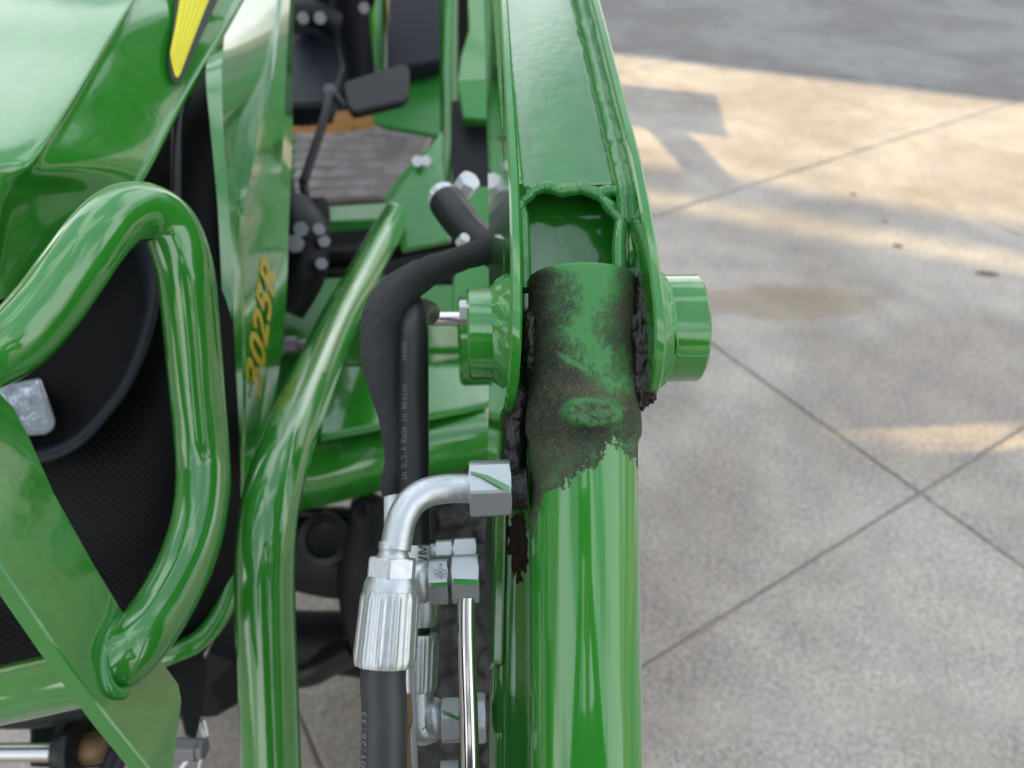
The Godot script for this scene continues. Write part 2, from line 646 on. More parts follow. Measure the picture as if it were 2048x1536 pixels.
func concrete_materials() -> void:
	var n := 1024
	var a := noise_image(n, n, 0.008, 51, 5)
	var b := noise_image(n, n, 0.09, 52, 3)
	var s := noise_image(n, n, 0.16, 53, 2)
	var w := noise_image(n, n, 0.05, 54, 2)
	var out := PackedByteArray()
	out.resize(n * n * 3)
	var bump := PackedByteArray()
	bump.resize(n * n)
	for i in n * n:
		var t := 0.82 + 0.12 * (a[i] / 255.0) + 0.26 * (b[i] / 255.0 - 0.5) + 0.2 * (s[i] / 255.0 - 0.5)
		var light := smoothstep(0.74, 0.86, s[i] / 255.0) * smoothstep(0.5, 0.7, w[i] / 255.0)
		var dark := smoothstep(0.25, 0.13, s[i] / 255.0) * smoothstep(0.5, 0.3, w[i] / 255.0)
		t = clampf(t * (1.0 + 0.34 * light - 0.45 * dark), 0, 1)
		out[i * 3] = int(255 * t)
		out[i * 3 + 1] = int(255 * t * (0.985 - 0.02 * (b[i] / 255.0 - 0.5)))
		out[i * 3 + 2] = int(255 * t * (0.965 - 0.03 * (a[i] / 255.0 - 0.5)))
		bump[i] = int(clampf(0.5 * b[i] + 0.5 * s[i], 0, 255))
	var tex := ImageTexture.create_from_image(Image.create_from_data(n, n, false, Image.FORMAT_RGB8, out))
	var bt := ImageTexture.create_from_image(Image.create_from_data(n, n, false, Image.FORMAT_L8, bump))
	var big := ramp_texture(512, 0.012, 55, Color(0.9, 0.89, 0.88), Color(1, 1, 1), 0.3, 0.7, 5)
	for k in [["concrete", lin(0.485, 0.447, 0.415)], ["shade_toned_concrete", lin(0.29, 0.285, 0.285)]]:  # second copy is darker: the far shade is put into its colour
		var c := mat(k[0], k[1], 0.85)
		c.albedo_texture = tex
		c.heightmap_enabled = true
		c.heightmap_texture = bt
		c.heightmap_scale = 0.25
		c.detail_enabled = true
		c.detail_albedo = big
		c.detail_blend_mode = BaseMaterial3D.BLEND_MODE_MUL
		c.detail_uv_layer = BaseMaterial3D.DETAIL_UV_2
	mat("joint_dirt", lin(0.3, 0.27, 0.24), 0.9)

func along(pts: Array, t: float) -> float:
	for i in pts.size() - 1:
		if t <= pts[i + 1][0]:
			return lerpf(pts[i][1], pts[i + 1][1], clampf((t - pts[i][0]) / (pts[i + 1][0] - pts[i][0]), 0, 1))
	return pts[-1][1]

# paint with grease and dust on it, laid out round the eye of the cylinder: u goes across, v along
func eye_texture(n: int, high_n: int, reach: float) -> Array:
	var a := noise_image(n, high_n, 0.006, 61, 5)
	var b := noise_image(n, high_n, 0.025, 62, 5)
	var s := noise_image(n, high_n, 0.13, 63, 3)
	var sp := noise_image(n, high_n, 0.11, 64, 2)
	var scratch := noise_image(n, high_n, 0.014, 65, 3)
	var out := PackedByteArray()
	out.resize(n * high_n * 3)
	var rough := PackedByteArray()
	rough.resize(n * high_n)
	var clean := PackedByteArray()
	clean.resize(n * high_n)
	var high := PackedByteArray()
	high.resize(n * high_n)
	var green := lin(0.025, 0.205, 0.02)
	var faded := lin(0.055, 0.2, 0.07)
	for x in n:
		var sx := (x / float(n) - 0.5) * 2.0
		var X := sx * 110.0
		var sag := 32.0 * (1.0 - sqrt(maxf(0.0, 1.0 - sx * sx)))
		var limit0 := along([[-120, 600], [-102, 580], [-94, 545], [-84, 505], [-62, 474], [-28, 452], [2, 426], [28, 414], [50, 374], [58, 370], [76, 388], [100, 416], [107, 456], [120, 476]], X)
		for y in high_n:
			var i := y * n + x
			var Y := 3630.0 * reach * y / high_n + sag
			var A := a[i] / 255.0 - 0.5
			var B := b[i] / 255.0 - 0.5
			var S := s[i] / 255.0 - 0.5
			var limit := limit0 + A * 30.0 + B * 44.0 + S * 14.0
			# the wiped streak: centre and half width at this height
			var mid := along([[0, 20], [60, 22], [110, 10], [165, 0], [215, 32], [270, 62], [330, 70]], Y)
			var half := along([[0, 62], [40, 46], [75, 34], [120, 34], [170, 30], [215, 24], [270, 15], [285, 0]], Y)
			var out_ := (absf(X - mid + A * 46.0) - half) / 34.0
			var dirt := smoothstep(-0.6, 1.5, out_ + B * 1.6 + S * 0.9)
			dirt = maxf(dirt, 0.9 * smoothstep(250, 300, Y + B * 60.0))
			dirt *= smoothstep(2.0, 34.0, Y + A * 40.0 + 16.0 * absf(sx))
			dirt *= lerpf(1.0, 0.86, smoothstep(0.0, 60.0, Y - 330.0))
			# rubbed edges of the oval plug
			var q := Vector2((sx - 0.15) / 0.52, (Y - 313.0) / 33.0).length()
			var rub := smoothstep(0.4, 0.0, absf(q - 0.8)) * (0.35 + 0.5 * smoothstep(-0.1, 0.2, A + B) + 0.6 * smoothstep(0.05, -0.2, sx))
			dirt *= 1.0 - 0.8 * clampf(rub, 0, 1)
			dirt *= 1.0 - 0.62 * smoothstep(1.0, 0.7, q) * smoothstep(-0.3, 0.1, B + 0.5 * S)
			# a smear of bare paint that runs down from the upper left
			var sm := absf((Y - 196.0) - (X + 42.0) * 0.62)
			dirt *= 1.0 - 0.8 * smoothstep(9.0, 3.0, sm) * smoothstep(34.0, 22.0, absf(X + 20.0))
			var film := smoothstep(5.0, -5.0, Y - limit)
			# thin dusty margin over the lower edge
			var margin := smoothstep(70.0, 10.0, limit - Y) * smoothstep(-0.1, 0.2, A - B * 0.5)
			dirt *= 1.0 - 0.55 * margin
			var grain := clampf(dirt * 0.87 + S * (1.8 - 0.7 * dirt) * minf(1.0, dirt * 2.5), 0, 1)
			var brown := clampf(smoothstep(40.0, 80.0, X + B * 80.0) * smoothstep(220.0, 120.0, Y) * 0.75 + smoothstep(60.0, 0.0, absf(Y - 268.0) + absf(X - 25.0) * 0.4) + 0.35 * smoothstep(0.02, 0.25, A + B) + 0.5 * smoothstep(340.0, 420.0, Y) * smoothstep(20.0, -60.0, X), 0, 1)
			var grime := lin(0.009, 0.0087, 0.0095).lerp(lin(0.062, 0.049, 0.035), smoothstep(-0.1, 0.35, S + 0.3 * B)).lerp(lin(0.12, 0.085, 0.052), clampf(brown * (0.6 + S * 1.6), 0, 1))
			var base := green.lerp(faded, film * 0.7)
			var c := base.lerp(grime, grain * film)
			var speck := smoothstep(0.72, 0.84, sp[i] / 255.0) * film * (0.3 + 0.7 * dirt)
			c = c.lerp(lin(0.34, 0.28, 0.17), speck * 0.75)
			var pr := absf(scratch[i] / 255.0 - 0.5)
			c = c.lerp(lin(0.08, 0.25, 0.1), smoothstep(0.008, 0.0, pr) * 0.45 * smoothstep(0.05, 0.2, A) * film)
			out[i * 3] = int(c.r * 255)
			out[i * 3 + 1] = int(c.g * 255)
			out[i * 3 + 2] = int(c.b * 255)
			rough[i] = int(255 * clampf(lerpf(0.15, lerpf(0.4, 0.7, dirt), film), 0, 1))
			clean[i] = int(255 * (1.0 - film))
			high[i] = int(255 * clampf(film * (0.15 + grain * (0.4 + 0.5 * S) + 0.2 * speck), 0, 1))
	var res := [ImageTexture.create_from_image(Image.create_from_data(n, high_n, false, Image.FORMAT_RGB8, out))]
	for k in [rough, clean, high]:
		res.append(ImageTexture.create_from_image(Image.create_from_data(n, high_n, false, Image.FORMAT_L8, k)))
	return res

# ------------------------------------------------------------------ the scene
const EYE := Vector3(0, 1.45, 0)

func _ready() -> void:
	rng.seed = 7
	var cam := Camera3D.new()
	cam.name = "camera"
	cam.position = EYE
	cam.rotation_degrees = Vector3(-39, -3, 0)
	var at := CameraAttributesPhysical.new()
	at.frustum_focal_length = 24.07
	at.exposure_aperture = 6.3
	at.frustum_focus_distance = 0.42
	at.frustum_near = 0.02
	at.frustum_far = 400.0
	cam.attributes = at
	cam.fov = 53.0
	cam.near = 0.02
	cam.far = 400.0
	add_child(cam)
	var we := WorldEnvironment.new()
	we.name = "environment"
	var e := Environment.new()
	e.background_mode = Environment.BG_SKY
	var sky := Sky.new()
	var sm := ProceduralSkyMaterial.new()
	sm.sky_top_color = Color(0.75, 0.82, 0.89)
	sm.sky_horizon_color = Color(0.95, 0.93, 0.89)
	sm.sky_curve = 0.2
	sm.sky_energy_multiplier = 0.85
	sm.ground_bottom_color = Color(0.4, 0.38, 0.36)
	sm.ground_horizon_color = Color(0.6, 0.58, 0.55)
	sm.sky_cover = cloud_cover()
	sm.sky_cover_modulate = Color(1, 1, 1, 0.85)
	sm.sun_angle_max = 40.0
	sm.sun_curve = 0.1
	sky.sky_material = sm
	e.sky = sky
	e.tonemap_mode = Environment.TONE_MAPPER_LINEAR
	e.tonemap_exposure = 2.05
	e.sdfgi_enabled = true
	e.ssao_enabled = true
	e.ssil_enabled = true
	we.environment = e
	add_child(we)
	var sun := DirectionalLight3D.new()
	sun.name = "sun"
	sun.light_color = Color(1.0, 0.89, 0.64)
	sun.light_energy = 1.35
	sun.light_angular_distance = 0.5
	sun.shadow_enabled = true
	sun.look_at_from_position(Vector3.ZERO, Vector3(0.795, -0.469, 0.385))
	add_child(sun)
	make_materials()
	ground()
	surroundings()
	photographer()
	tractor()
	wheel_and_axle()
	footwell()
	loader_frame()
	brush_guard()
	loader_arm()
	cylinder()
	hoses()
	fittings()

func cloud_cover() -> ImageTexture:
	var n := noise_image(512, 256, 0.012, 71, 5)
	var im := Image.create(512, 256, false, Image.FORMAT_RGBA8)
	for y in 256:
		for x in 512:
			var a := smoothstep(0.42, 0.66, n[y * 512 + x] / 255.0)
			im.set_pixel(x, y, Color(1, 1, 1, a))
	return ImageTexture.create_from_image(im)

# a slab or sheet: outline on the ground, chamfered edge, uv in metres
func sheet(st: SurfaceTool, poly: Array, top: float, deep: float, ch := 0.004) -> void:
	var c := Vector2.ZERO
	for p in poly:
		c += p / poly.size()
	var inner := []
	for p in poly:
		inner.append(p + (c - p).normalized() * ch * 1.4)
	var put := func(p: Vector2, y: float) -> void:
		st.set_uv(p * 0.62)
		st.set_uv2(p * 0.17)
		st.add_vertex(Vector3(p.x, y, p.y))
	st.set_smooth_group(-1)
	for i in poly.size():
		put.call(c, top)
		put.call(inner[i], top)
		put.call(inner[(i + 1) % poly.size()], top)
	for i in poly.size():
		var k := (i + 1) % poly.size()
		for q in [[inner[i], top], [inner[k], top], [poly[k], top - ch], [inner[i], top], [poly[k], top - ch], [poly[i], top - ch], [poly[i], top - ch], [poly[k], top - ch], [poly[k], top - deep], [poly[i], top - ch], [poly[k], top - deep], [poly[i], top - deep]]:
			put.call(q[0], q[1])

func ground() -> void:
	var st := mb()
	sheet(st, [Vector2(-150, -150), Vector2(150, -150), Vector2(150, 150), Vector2(-150, 150)], -0.008, 0.1)
	var base := obj("ground", st, M.joint_dirt)
	base.set_meta("kind", "structure")
	var pave := Node3D.new()
	pave.name = "concrete_pavement"
	pave.set_meta("kind", "structure")
	add_child(pave)
	noise.seed = 77
	noise.frequency = 1.0
	var a := Vector2(0.8746, -0.4848)
	var b := Vector2(0.4848, 0.8746)
	var o := Vector2(1.109, -1.295)
	var s := 1.545
	var g := 0.0026
	for i in range(-5, 5):
		for j in range(-4, 4):
			var p := o + a * s * i + b * s * j
			var q := [p + (a + b) * g, p + a * (s - g) + b * g, p + (a + b) * (s - g), p + b * (s - g) + a * g]
			var mid := p + (a + b) * s * 0.5
			if mid.length() > 8.5:
				continue
			# edges worn a little uneven
			var worn := []
			for k in 4:
				var e: Vector2 = q[k]
				var f: Vector2 = q[(k + 1) % 4]
				var side := (f - e).orthogonal().normalized()
				for m in 36:
					var h := e.lerp(f, m / 36.0)
					var chip := maxf(0.0, noise.get_noise_2dv(h * 9.0) - 0.25) * 0.02 + maxf(0.0, noise.get_noise_2dv(h * 31.0)) * 0.004
					worn.append(h + (mid - h).normalized() * chip if m > 0 else h)
			q = worn
			st = mb()
			sheet(st, q, rng.randf_range(-0.0008, 0.0008), 0.06)
			obj("slab", st, M.concrete, pave)
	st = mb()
	# yard beyond the slabs: shade put into a darker sheet, a little proud
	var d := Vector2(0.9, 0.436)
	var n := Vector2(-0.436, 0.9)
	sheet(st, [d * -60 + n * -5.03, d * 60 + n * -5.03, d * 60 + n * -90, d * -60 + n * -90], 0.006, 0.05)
	var yard := obj("shade_toned_yard", st, M.shade_toned_concrete)
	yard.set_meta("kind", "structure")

# an unseen shed added to cast shade: ground rectangle from corner o along unit vectors u (length l) and w (width k)
func shed(label: String, o: Vector2, u: Vector2, w: Vector2, l: float, k: float, h: float, group := "") -> void:
	var t := thing("shade_block", label, "shed", Vector3(o.x, 0, o.y), group)
	var p := func(x: float, y: float, z: float) -> Vector3:
		var q: Vector2 = o + u * x + w * z
		return Vector3(q.x, y, q.y)
	for side in [[0.0, 0.0, l, 0.0], [l, 0.0, l, k], [l, k, 0.0, k], [0.0, k, 0.0, 0.0]]:
		var st := mb()
		var c: Vector3 = p.call(l / 2, h / 2, k / 2)
		plate(st, [p.call(side[0], 0.0, side[1]), p.call(side[2], 0.0, side[3]), p.call(side[2], h, side[3]), p.call(side[0], h, side[1])], 0.12, c + (c - p.call(side[0], h / 2, side[1])) * -9.0, 0.0)
		obj("wall", st, M.shed_wall, t)
	var st := mb()
	plate(st, [p.call(-0.0, h + 0.01, 0.0), p.call(l, h + 0.01, 0.0), p.call(l, h + 0.01, k), p.call(0.0, h + 0.01, k)], 0.15, Vector3(0, -99, 0), 0.0)
	obj("roof", st, M.shed_roof, t)

func surroundings() -> void:
	var d := Vector2(0.9, 0.436)
	var n := Vector2(-0.436, 0.9)
	shed("unseen tall shed with flat roof behind the tractor, placed to shade the far ground", d * -7.0 + n * -4.945, -d, -n, 9.0, 14.0, 5.6)
	shed("unseen tall shed with flat roof beside the tractor, added to shade the near concrete", d * -16.0 + n * -1.84, -d, n, 8.0, 18.0, 10.6)
	shed("unseen narrow block between the two sheds, added to leave slits of sun", d * -17.0 + n * -2.98, -d, n, 3.0, 0.94, 10.4)  # this block and the next are added so thin slits of sun pass
	shed("unseen slim block by the narrow one, added to bound the sunlit strip", d * -16.5 + n * -3.37, -d, n, 0.4, 0.27, 9.9)
	# unseen board, added to cast the rectangular shadow on the sunlit strip
	var t := thing("shadow_board", "unseen wide wooden board on a leaning post behind the tractor, added for its shadow", "board", Vector3.ZERO)
	var across := Vector3(-0.436, 0, 0.9)
	var away := Vector3(0.9, 0, 0.436)
	var c := Vector3(0.9, 0, 0.436) * -2.25 + across * -4.11
	var st := mb()
	box(st, c + Vector3.UP * 0.62, Vector3(0.62, 0.56, 0.03), Basis(across, Vector3.UP, away) * Basis(Vector3.BACK, deg_to_rad(9)), 0.004)
	obj("board", st, M.board_wood, t)
	st = mb()
	tube(st, [c + Vector3.UP * 0.36 + across * 0.16, c + across * 0.42 - away * 0.0], 0.035, 10, 1)
	obj("post", st, M.board_wood, t)
	st = mb()
	tube(st, [c + Vector3.UP * 0.12 - across * 0.3, c + Vector3.UP * 0.14 + across * 0.62], 0.04, 10, 1)
	obj("rail", st, M.board_wood, t)
	st = mb()
	tube(st, [c + Vector3.UP * 0.78 + across * 0.28, c + Vector3.UP * 0.84 + across * 0.42, c + Vector3.UP * 0.99 + across * 0.85], 0.05, 10, 3)
	obj("shadow_arm", st, M.board_wood, t)  # added to shape the slanting part of the board's shadow
	# bits lying on the slabs
	var bits := [[v(1.6216,0.0080,-3.0015), 0.013], [v(1.6518,0.0080,-2.7499), 0.009], [v(1.6168,0.0080,-2.5491), 0.017], [v(1.8470,0.0080,-2.3291), 0.032]]
	var words := ["small dark clod lying at the upper edge of the tractor's shadow", "dark speck of soil lying between the clod and the dry leaf", "dry dark leaf scrap lying in the dappled sun patch", "dark twig lying on concrete near the right edge of the photo"]
	for i in bits.size():
		st = mb()
		var w: float = bits[i][1]
		lump(st, bits[i][0] - Vector3.UP * 0.004, Basis(Vector3(w, 0, w * 0.25), Vector3(0, w * 0.25, 0), Vector3(-w * 0.1, 0, w * (0.6 if i < 3 else 0.2))), 0.7, 60.0, 100 + i, 18, 10)
		var o := obj(["soil_clod", "soil_clod", "leaf_scrap", "twig"][i], st, M.dry_soil)
		tag(o, words[i], ["soil", "soil", "leaf", "twig"][i])
	# damp rusty stain
	var sm := mat("damp_stain", lin(0.36, 0.25, 0.13), 0.8)
	sm.transparency = BaseMaterial3D.TRANSPARENCY_ALPHA
	sm.vertex_color_use_as_albedo = true
	st = mb()
	var mid: Vector3 = v(1.0547,0.0050,-2.1858)
	noise.seed = 9
	noise.frequency = 1.0
	st.set_smooth_group(0)
	var rad := func(a: float, f: float) -> Vector3:
		var q := Vector3(cos(a) * 0.36, 0, sin(a) * 0.13) * f * (1.0 + 0.3 * noise.get_noise_1d(a * 3.0))
		return mid + q.rotated(Vector3.UP, -0.05)
	for k in 40:
		var p0 := TAU * k / 40
		var p1 := TAU * ((k + 1) % 40) / 40
		for ringed in [[0.0, 0.72, 0.5, 0.42], [0.72, 1.0, 0.42, 0.0]]:
			for c4 in [[p0, 0], [p1, 0], [p1, 1], [p0, 0], [p1, 1], [p0, 1]]:
				st.set_color(Color(1, 1, 1, ringed[2 + c4[1]] * 0.6))
				st.add_vertex(rad.call(c4[0], ringed[c4[1]]))
	tag(obj("damp_stain", st, sm), "faint brown damp stain on the concrete right of the pivot boss", "stain")

# one closed skin round tapered bones: a distance field on a grid, meshed as surface nets
func skin(st: SurfaceTool, bones: Array, cell: float, blend: float) -> void:
	var lo := Vector3.ONE * 99.0
	var hi := -lo
	for b in bones:
		for k in 2:
			lo = lo.min(b[k] - Vector3.ONE * (b[2 + k] + 0.05))
			hi = hi.max(b[k] + Vector3.ONE * (b[2 + k] + 0.05))
	var n := Vector3i(((hi - lo) / cell).ceil()) + Vector3i.ONE
	var f := PackedFloat32Array()
	f.resize(n.x * n.y * n.z)
	f.fill(9.0)
	for b in bones:
		var reach: float = maxf(b[2], b[3]) + blend + 2.0 * cell
		var p0 := Vector3i(((b[0].min(b[1]) - Vector3.ONE * reach - lo) / cell).floor()).clamp(Vector3i.ZERO, n - Vector3i.ONE)
		var p1 := Vector3i(((b[0].max(b[1]) + Vector3.ONE * reach - lo) / cell).ceil()).clamp(Vector3i.ZERO, n - Vector3i.ONE)
		var ab: Vector3 = b[1] - b[0]
		var sq := maxf(ab.length_squared(), 1e-9)
		for z in range(p0.z, p1.z + 1):
			for y in range(p0.y, p1.y + 1):
				for x in range(p0.x, p1.x + 1):
					var p := lo + Vector3(x, y, z) * cell
					var t := clampf((p - b[0]).dot(ab) / sq, 0, 1)
					var d: float = (p - b[0] - ab * t).length() - lerpf(b[2], b[3], t)
					var i := x + n.x * (y + n.y * z)
					var h := clampf(0.5 + 0.5 * (f[i] - d) / blend, 0, 1)
					f[i] = lerpf(f[i], d, h) - blend * h * (1.0 - h) if f[i] < 5.0 else d
	var at := {}
	var corner := [0, 1, n.x, n.x + 1, n.x * n.y, n.x * n.y + 1, n.x * n.y + n.x, n.x * n.y + n.x + 1]
	for z in n.z - 1:
		for y in n.y - 1:
			for x in n.x - 1:
				var i := x + n.x * (y + n.y * z)
				var inside := 0
				for c in corner:
					inside += int(f[i + c] < 0.0)
				if inside == 0 or inside == 8:
					continue
				var sum := Vector3.ZERO
				var count := 0
				for a in 8:
					for axis in 3:
						var b: int = a | (1 << axis)
						if b == a:
							continue
						var fa := f[i + corner[a]]
						var fb := f[i + corner[b]]
						if (fa < 0.0) != (fb < 0.0):
							var pa := Vector3(a & 1, (a >> 1) & 1, a >> 2)
							var pb := Vector3(b & 1, (b >> 1) & 1, b >> 2)
							sum += pa.lerp(pb, fa / (fa - fb))
							count += 1
				at[i] = lo + (Vector3(x, y, z) + sum / count) * cell
	st.set_smooth_group(0)
	var step := [1, n.x, n.x * n.y]
	for i in at:
		for axis in 3:
			var j: int = i + step[axis]
			if j >= f.size() or (f[i] < 0.0) == (f[j] < 0.0):
				continue
			var s1: int = step[(axis + 1) % 3]
			var s2: int = step[(axis + 2) % 3]
			if not (at.has(i - s1) and at.has(i - s2) and at.has(i - s1 - s2)):
				continue
			quad(st, at[i], at[i - s1], at[i - s1 - s2], at[i - s2])

# whoever took the picture stands close behind the lens and is mirrored in the paint
func photographer() -> void:
	var t := thing("person", "person in dark clothes standing behind the camera, holding up a phone in both hands", "person", v(0, 0, 0.55))
	var c := v(0.0, 0.0, 0.50)
	var st := mb()
	var body := []
	for s in [-1.0, 1.0]:
		var hip := c + v(0.09 * s, 0.92, 0.04)
		var knee := c + v(0.12 * s, 0.5, 0.02)
		var ankle := c + v(0.13 * s, 0.09, 0.08)
		var shoulder := c + v(0.19 * s, 1.43, -0.02)
		var elbow := c + v(0.31 * s, 1.24, -0.20)
		var wrist := v(0.09 * s, 1.42, 0.12)
		body += [[hip, knee, 0.095, 0.065], [knee, ankle, 0.06, 0.045], [ankle, ankle + v(0.02 * s, -0.045, -0.17), 0.045, 0.035]]
		body += [[c + v(0, 1.42, 0.0), shoulder, 0.08, 0.07], [shoulder, elbow, 0.065, 0.05], [elbow, wrist, 0.05, 0.034]]
		body += [[c + v(0.07 * s, 1.36, 0.0), c + v(0.08 * s, 0.98, 0.04), 0.12, 0.11]]
	skin(st, body, 0.02, 0.05)
	obj("clothes", st, M.coat_cloth, t)
	st = mb()
	skin(st, [[c + v(0, 1.44, -0.01), c + v(0, 1.56, -0.06), 0.06, 0.056], [c + v(0, 1.66, -0.07), c + v(0, 1.7, -0.05), 0.085, 0.09], [c + v(0, 1.59, -0.12), c + v(0, 1.64, -0.12), 0.045, 0.06], [c + v(0, 1.635, -0.185), c + v(0, 1.65, -0.175), 0.014, 0.012], [c + v(-0.088, 1.65, -0.05), c + v(0.088, 1.65, -0.05), 0.022, 0.022]], 0.01, 0.025)
	obj("head", st, M.skin, t)
	st = mb()
	skin(st, [[c + v(0, 1.72, -0.04), c + v(0, 1.7, 0.02), 0.088, 0.085], [c + v(0, 1.735, -0.1), c + v(0, 1.72, -0.18), 0.05, 0.02]], 0.01, 0.03)
	obj("cap", st, M.coat_cloth, t)
	var b := Basis(Vector3.RIGHT, deg_to_rad(-39))
	for s in [-1.0, 1.0]:
		st = mb()
		var w := v(0.09 * s, 1.42, 0.12)
		var palm := b * v(0.085 * s, 0.0, 0.045) + EYE
		var hand := [[w, palm, 0.03, 0.026]]
		for k in 4:
			var q := EYE + b * v(0.092 * s, 0.03 - 0.02 * k, 0.03)
			var r := EYE + b * v(0.083 * s, 0.032 - 0.02 * k, 0.004)
			hand += [[palm, q, 0.014, 0.0095], [q, r, 0.0095, 0.0085]]
		hand += [[palm, EYE + b * v(0.07 * s, 0.03, 0.05), 0.013, 0.01], [EYE + b * v(0.07 * s, 0.03, 0.05), EYE + b * v(0.05 * s, 0.034, 0.034), 0.01, 0.0085]]
		skin(st, hand, 0.004, 0.008)
		obj("hand", st, M.skin, t)
	var ph := thing("phone", "dark phone held up in both hands at the camera's place", "phone", EYE)
	st = mb()
	box(st, EYE + b * v(-0.055 + 0.055, -0.02, 0.02), Vector3(0.15, 0.074, 0.0085), b, 0.003)
	obj("case", st, M.black_satin, ph)

# ------------------------------------------------------------------ tractor body
func tractor() -> void:
	var t := thing("tractor", "green compact tractor with black grille screen and yellow hood stripe", "tractor", v(-0.5, 0, -1.0))
	# hood: rows from the rear to the nose, columns from the middle of the top to the lower edge
	var rows := [
		[v(-0.9209,1.3104,-1.0174), v(-0.5397,1.3104,-0.9975), v(-0.3347,1.3096,-0.9925), v(-0.3228,1.3071,-1.0092), v(-0.2988,1.2971,-1.0771), v(-0.2501,1.2772,-1.2130)],
		[v(-0.7861,1.2771,-0.8223), v(-0.4617,1.2771,-0.8053), v(-0.3239,1.2764,-0.8013), v(-0.3142,1.2734,-0.8139), v(-0.2873,1.2589,-0.8781), v(-0.2598,1.2384,-0.9695)],
		[v(-0.7294,1.2532,-0.7316), v(-0.4376,1.2532,-0.7163), v(-0.3287,1.2526,-0.7127), v(-0.3211,1.2483,-0.7243), v(-0.3000,1.2315,-0.7856), v(-0.2738,1.2106,-0.8575)],
		[v(-0.6768,1.2353,-0.6512), v(-0.4145,1.2353,-0.6375), v(-0.3297,1.2346,-0.6350), v(-0.3245,1.2290,-0.6470), v(-0.3073,1.2118,-0.6991), v(-0.2865,1.1871,-0.7618)],
		[v(-0.6383,1.2188,-0.5894), v(-0.3944,1.2206,-0.5768), v(-0.3367,1.2175,-0.5739), v(-0.3300,1.2106,-0.5834), v(-0.3131,1.1943,-0.6209), v(-0.2929,1.1682,-0.6760)],
		[v(-0.6365,1.2088,-0.5787), v(-0.3972,1.2098,-0.5657), v(-0.3562,1.2055,-0.5626), v(-0.3475,1.1942,-0.5710), v(-0.3318,1.1759,-0.6004), v(-0.3059,1.1505,-0.6430)],
		[v(-0.6537,1.1882,-0.5822), v(-0.4130,1.1823,-0.5648), v(-0.3725,1.1754,-0.5597), v(-0.3651,1.1663,-0.5687), v(-0.3456,1.1514,-0.5878), v(-0.3247,1.1243,-0.6291)],
		[v(-0.7010,1.1006,-0.5652), v(-0.4437,1.1006,-0.5517), v(-0.4067,1.1069,-0.5549), v(-0.3934,1.1042,-0.5584), v(-0.3728,1.1059,-0.5780), v(-0.3509,1.0882,-0.6141)],
	]
	var st := mb()
	grid(st, patch(rows, 6, 6))
	obj("hood", st, M.green_paint, t)
	# rolled lower edge of the hood
	st = mb()
	tube(st, [v(-0.2509,1.2767,-1.2165), v(-0.2607,1.2377,-0.9728), v(-0.2748,1.2097,-0.8607), v(-0.2877,1.1861,-0.7649), v(-0.2942,1.1670,-0.6789), v(-0.3073,1.1492,-0.6458), v(-0.3261,1.1229,-0.6319), v(-0.3524,1.0866,-0.6167)], 0.005, 10, 6)
	obj("hood_edge", st, M.green_paint, t)
	# hood stripe decal, a thin film a little proud of the flank
	var flank := func(pts: Array, lift: float) -> Array:
		var out := []
		for p in pts:
			out.append(p + (EYE - p).normalized() * lift)
		return out
	st = mb()
	var outer := [v(-0.2935,1.2840,-0.8919), v(-0.2931,1.2628,-0.8611), v(-0.2929,1.2423,-0.8303), v(-0.2930,1.2211,-0.7971), v(-0.2913,1.2110,-0.7882), v(-0.2890,1.2046,-0.7875), v(-0.2871,1.2025,-0.7922), v(-0.2853,1.2033,-0.8005), v(-0.2790,1.2237,-0.8569), v(-0.2708,1.2479,-0.9269), v(-0.2654,1.2673,-0.9785)]
	plate(st, flank.call(outer, 0.012), 0.0008, EYE, 0.0002)
	var dk := obj("stripe_border", st, M.charcoal_decal, t)
	st = mb()
	var yel := [v(-0.2923,1.2832,-0.8957), v(-0.2911,1.2615,-0.8669), v(-0.2917,1.2448,-0.8389), v(-0.2928,1.2274,-0.8075), v(-0.2912,1.2180,-0.7995), v(-0.2892,1.2092,-0.7941), v(-0.2879,1.2071,-0.7960), v(-0.2868,1.2088,-0.8028), v(-0.2819,1.2287,-0.8531), v(-0.2759,1.2513,-0.9120), v(-0.2713,1.2708,-0.9604)]
	plate(st, flank.call(yel, 0.0135), 0.0008, EYE, 0.0002)
	obj("stripe", st, M.yellow_decal, dk)
	st = mb()
	for k in 5:
		var f := (k + 0.7) / 5.6
		var a: Vector3 = yel[1].lerp(yel[9], f)
		var b2: Vector3 = yel[3].lerp(yel[7], f * 0.8 + 0.08)
		a += (EYE - a).normalized() * 0.0138
		b2 += (EYE - b2).normalized() * 0.0138
		tube(st, [a + (a - b2) * 0.4, b2], 0.0007, 6, 1)
	obj("stripe_ridge", st, M.yellow_decal, dk)
